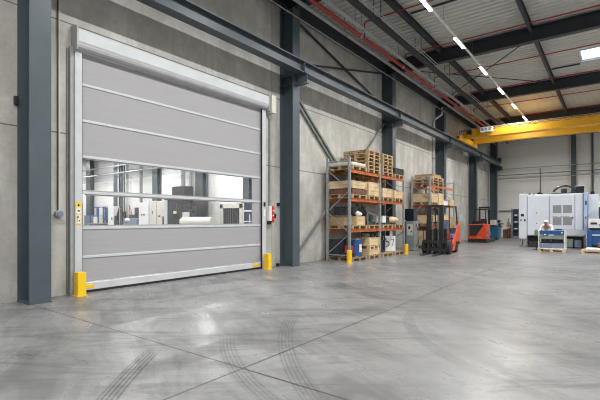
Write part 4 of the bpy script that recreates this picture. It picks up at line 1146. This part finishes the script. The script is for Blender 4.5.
for sx in (-1, 1):
    n_ = len(V2); V2 += [(sx*.20, -.28, 1.20), (sx*.265, -.37, 1.00), (sx*.20, -.52, .99)]; E2 += [(3, n_), (n_, n_+1), (n_+1, n_+2)]; R2_ += [.078, .062, .048]
skinned('shirt', V2, E2, R2_, 'cloth', pr)
V3 = [(0, .12, .92)]; E3 = []; R3 = [(.15, .13)]
for sx in (-1, 1):
    n_ = len(V3); V3 += [(sx*.10, .12, .84), (sx*.12, .0, .48), (sx*.12, .08, .12)]; E3 += [(0, n_), (n_, n_+1), (n_+1, n_+2)]; R3 += [.115, .08, .065]
skinned('trousers', V3, E3, R3, 'trouser', pr)
for sx in (-1, 1):
    MB().box(sx*.13-.05, sx*.13+.05, -.18, .12, 0, .09).build('shoe', 'black', pr, bevel=.03)

# ------------------------------------------------------------------ things in the hall beyond the door
AB = AY1-.005
def acol(x, w_, lab, mat='steel'):
    m = MB(); d_ = .45; tf = .03
    m.prism([(-w_/2, 0), (w_/2, 0), (w_/2, -tf), (.01, -tf), (.01, -d_+tf), (w_/2, -d_+tf), (w_/2, -d_), (-w_/2, -d_), (-w_/2, -d_+tf), (-.01, -d_+tf), (-.01, -tf), (-w_/2, -tf)], 0, AZ-.01, 'z')
    tag(m.build('steel_column', mat, loc=(x, AB, 0)), lab, 'column', 'columns in the hall beyond the door')
for x, w_, lab in ((-35.6, .85, 'leftmost dark column seen through the clear strips of the door'), (-30.2, .6, 'second dark column seen through the door, beside a pale pipe'),
                (-23.6, .75, 'third dark column seen through the door, left of the grey box'), (-17.6, .9, 'dark column seen through the door, just right of the grey box'), (-12.4, .6, 'rightmost dark column seen through the door')):
    acol(x, w_, lab)
for x, rr, mt, lab in ((-29.6, .06, 'white', 'white pipe between the paired posts seen through the door'), (-29.0, .16, 'steel', 'thick dark pipe right of the second column seen through the door'), (-25.7, .14, 'galv_d', 'grey pipe left of the third column seen through the door'),
                   (-19.6, .2, 'galv', 'pale grey pipe above the grey box seen through the door'), (-18.6, .13, 'galv', 'slim pale pipe left of the dark machine seen through the door'), (-16.6, .1, 'steel', 'thin dark pipe right of the fourth column seen through the door'), (-28.5, .05, 'black', 'thin black cable down the white wall seen through the door')):
    tag(MB().cyl((x, AB-.45, 0), (x, AB-.45, AZ-.02), rr, 10).build('riser_pipe', mt), lab, 'pipe', 'risers in the hall beyond the door')
for z, lab in ((6.7, 'upper'), (6.0, 'lower')):
    tag(MB().cyl((-45.5, AB-.75, z), (-20, AB-.75, z), .07, 8).build('wall_pipe', 'galv'), '%s white pipe along the wall seen through the door' % lab, 'pipe')
r = thing('work_station', 'blue framed workbench seen through the left of the door', 'workbench', (-31.7, 21.0, 0))
m = MB()
for x in (-1.6, 0, 1.0, 1.9):
    m.box(x-.05, x+.05, -.4, -.3, 0, 2.8); m.box(x-.05, x+.05, .3, .4, 0, 2.8)
m.box(-1.6, 1.9, -.38, -.3, 2.72, 2.8).box(1.0, 1.9, -.38, -.3, 1.5, 1.6)
m.build('frame', 'blue', r)
MB().box(-1.65, 1.95, -.45, .45, 1.1, 1.2).build('bench_top', 'wood', r)
MB().box(-1.55, 1.85, -.28, .28, .3, 1.08).build('cupboard', 'blue', r)
MB().box(1.1, 1.85, -.2, .28, 1.25, 2.68).build('panel', 'lblue', r)
for (x, y, z, w_, h_, mt, lab) in ((-32.4, 20.95, 1.202, .6, .6, 'white', 'white bin on the blue workbench seen through the door'), (-31.3, 20.95, 1.202, .65, .8, 'hood', 'pale blue box on the blue workbench seen through the door'),
                                    (-34.05, 21.0, 0, 1.3, 1.95, 'bgrey', 'blue grey cabinet left of the blue workbench seen through the door')):
    crate(x, y, z, w_, .5, h_, lab, mt, name='storage_box', boards=1)
r = thing('storage_shelf', 'shelf of pallets and boxes at the far left seen through the door', 'shelf', (-36.0, 20.2, 0))
m = MB()
for x in (-1.2, 1.2): m.box(x-.05, x+.05, -.4, .4, 0, 3.2)
m.build('upright', 'galv_d', r, each=1)
for z in (.9, 1.9, 2.8): MB().box(-1.15, 1.15, -.4, .4, z, z+.1).build('shelf_board', 'wood', r)
for z, mt, lab in ((1.002, 'brown', 'lower brown box on the far shelf seen through the door'), (2.002, 'wrap', 'upper pale box on the far shelf seen through the door')):
    crate(-36.0, 20.2, z, 1.7, .6, .5, lab, mt, name='storage_box', boards=1)
r = thing('switch_cabinet', 'tall white cabinet with a dark hole seen through the door', 'cabinet', (-29.25, 20.9, 0))
MB().box(-.5, .5, -.3, .3, 0, 2.8).build('housing', 'white', r, bevel=.02)
MB().box(.1, .3, -.31, -.3, 1.5, 1.75).build('opening', 'blackm', r)
r = thing('press', 'dark upright machine beside the tall white cabinet seen through the door', 'machine', (-28.2, 20.9, 0))
MB().box(-.4, .0, -.3, .3, 0, 1.9).cyl((-.3, 0, 1.8), (.1, 0, 2.6), .16, 10).build('body', 'blackm', r)
MB().cyl((.35, -.2, 0), (.35, -.2, 2.6), .06, 8).build('guide_rod', 'galv', r)
MB().box(.5, .75, -.2, .2, 0, 2.3).build('motor', 'blackm', r)
r = thing('milling_machine', 'grey blue low machine with a dark upright post seen through the door', 'machine', (-25.2, 20.7, 0))
MB().box(-1.2, .9, -.5, .5, 0, 1.65).build('base', 'bgrey', r, bevel=.05)
MB().box(-.6, .9, -.3, .5, 1.65, 1.95).build('table', 'blackm', r)
MB().box(.15, .6, -.2, .3, 1.95, 2.6).build('post', 'blackm', r)
MB().ball((-.5, -.48, 1.5), .28, (1.4, .5, .6)).build('cover', 'white', r, smooth=True)
r = thing('lathe', 'white machine with round dials between the grey machine and cream cabinet', 'machine', (-23.35, 20.9, 0))
MB().box(-.75, .65, -.6, .6, 0, 3.0).build('housing', 'white', r, bevel=.04)
MB().cyl((-.25, -.6, 1.95), (-.25, -.64, 1.95), .08, 12).cyl((.1, -.6, 1.95), (.1, -.64, 1.95), .08, 12).build('dial', 'blackm', r, each=1)
tag(MB().tube([(0, 0, 0), (0, 0, 2.9), (.15, 0, 2.55), (.35, 0, 2.4), (.55, -.1, 2.1), (.55, -.1, 0)], .04, 6).build('air_hose', 'redbox', loc=(-27.25, 21.3, 0)), 'thin red hose hanging on the white wall seen through the door', 'hose')
r = thing('electrical_cabinet', 'tall cream double cabinet seen through the middle of the door', 'cabinet', (-21.5, 20.9, 0))
MB().box(-1.15, -.15, -.5, .5, 0, 3.1).build('housing', 'cream', r, bevel=.03)
MB().box(-.15, 1.1, -.45, .5, 0, 3.05).build('side_housing', 'cream', r, bevel=.03)
MB().box(-.75, -.65, -.52, -.5, 2.0, 2.25).box(.1, .35, -.47, -.45, 1.75, 1.88).box(.65, .85, -.47, -.45, .8, 1.8).build('switch', 'blackm', r, each=1)
r = thing('enclosed_machine', 'large dark glossy enclosed machine seen through the middle of the door', 'machine', (-17.9, 20.6, 0))
MB().box(-1.75, 1.75, -.5, .55, 0, 3.1).build('housing', 'screen', r, bevel=.03)
MB().box(-2.2, 1.8, -.55, .6, 3.1, 3.28).build('roof', 'blackm', r)
MB().box(-2.1, -1.78, -.55, .6, 0, 3.1).build('side_frame', 'hood', r)
MB().box(-1.5, .05, -.3, .6, 3.28, 4.15).build('extractor_box', 'darkgood', r)
MB().box(-1.0, -.6, -.52, -.5, 2.0, 2.2).box(.2, 1.0, -.56, -.5, 1.5, 2.1).build('panel', 'cream', r, each=1)
m = MB()
for x in (-.55, .1, 1.2): m.box(x-.03, x+.03, -.53, -.5, .3, 3.0)
m.build('mullion', 'blackm', r, each=1)
r = thing('tank', 'long cream rounded tank low behind the right half of the door', 'tank', (-15.1, 19.2, 0))
MB().cyl((-1.3, 0, 1.36), (1.9, 0, 1.36), .36, 24).ball((-1.3, 0, 1.36), .36, (.9, 1, 1), 20).build('shell', 'cream', r)
for x in (-1.0, 1.0): MB().box(x-.1, x+.1, -.3, .3, 0, 1.03).build('saddle', 'blackm', r)
MB().cyl((-1.5, -.34, 1.4), (-1.5, -.4, 1.4), .1, 12).build('valve', 'blackm', r)
r = thing('roller_shutter', 'closed dark grey shutter in a pale frame seen through the right of the door', 'shutter', (-14.25, AB-.02, 0))
MB().box(-.9, .9, -.06, 0, 0, 2.4).build('curtain', 'screen', r)
MB().box(-1.2, -.9, -.15, 0, 0, 2.7).box(.9, 1.2, -.15, 0, 0, 2.7).box(-1.2, 1.2, -.15, 0, 2.4, 2.75).build('frame', 'cream', r)
m = MB()
for k_ in range(8): m.box(-.85+.24*k_, -.82+.24*k_, -.08, -.06, 0, 2.4)
m.build('slat', 'grille', r, each=1)
r = thing('wall_window', 'narrow dark blue window with white bars seen at the right of the door', 'window', (-12.0, AB-.5, 0))
MB().box(-.45, .55, -.08, 0, .5, 2.95).build('glazing', 'navy', r)
MB().box(-.5, .6, -.12, -.08, 1.35, 1.42).box(.1, .16, -.12, -.08, .5, 1.9).box(-.5, .6, -.12, -.08, 2.1, 2.2).build('glazing_bar', 'white', r)
MB().box(-.55, -.45, -.12, 0, .5, 3.0).box(.55, .65, -.12, 0, .5, 3.0).build('frame', 'white', r)

# ------------------------------------------------------------------ world, camera, view
wd = bpy.data.worlds.new('sky'); scn.world = wd; wd.use_nodes = True
bg = wd.node_tree.nodes['Background']; bg.inputs[0].default_value = (.86, .93, 1, 1); bg.inputs[1].default_value = 3.0
cam = bpy.data.cameras.new('camera'); co = bpy.data.objects.new('camera', cam); COL.objects.link(co)
cam.sensor_width = 36; cam.lens = 415/600*36; cam.shift_y = 20/600
co.location = (8.75, 0, 1.5); co.rotation_euler = (R(90), 0, R(37.03))
cam.clip_end = 300; scn.camera = co
scn.view_settings.view_transform = 'Standard'; scn.view_settings.look = 'None'
scn.view_settings.gamma = 1; scn.view_settings.use_curve_mapping = False
scn.view_settings.exposure = 0.40
scn.cycles.filter_width = 1.1
scn.cycles.max_bounces = 8; scn.cycles.diffuse_bounces = 5; scn.cycles.transparent_max_bounces = 12
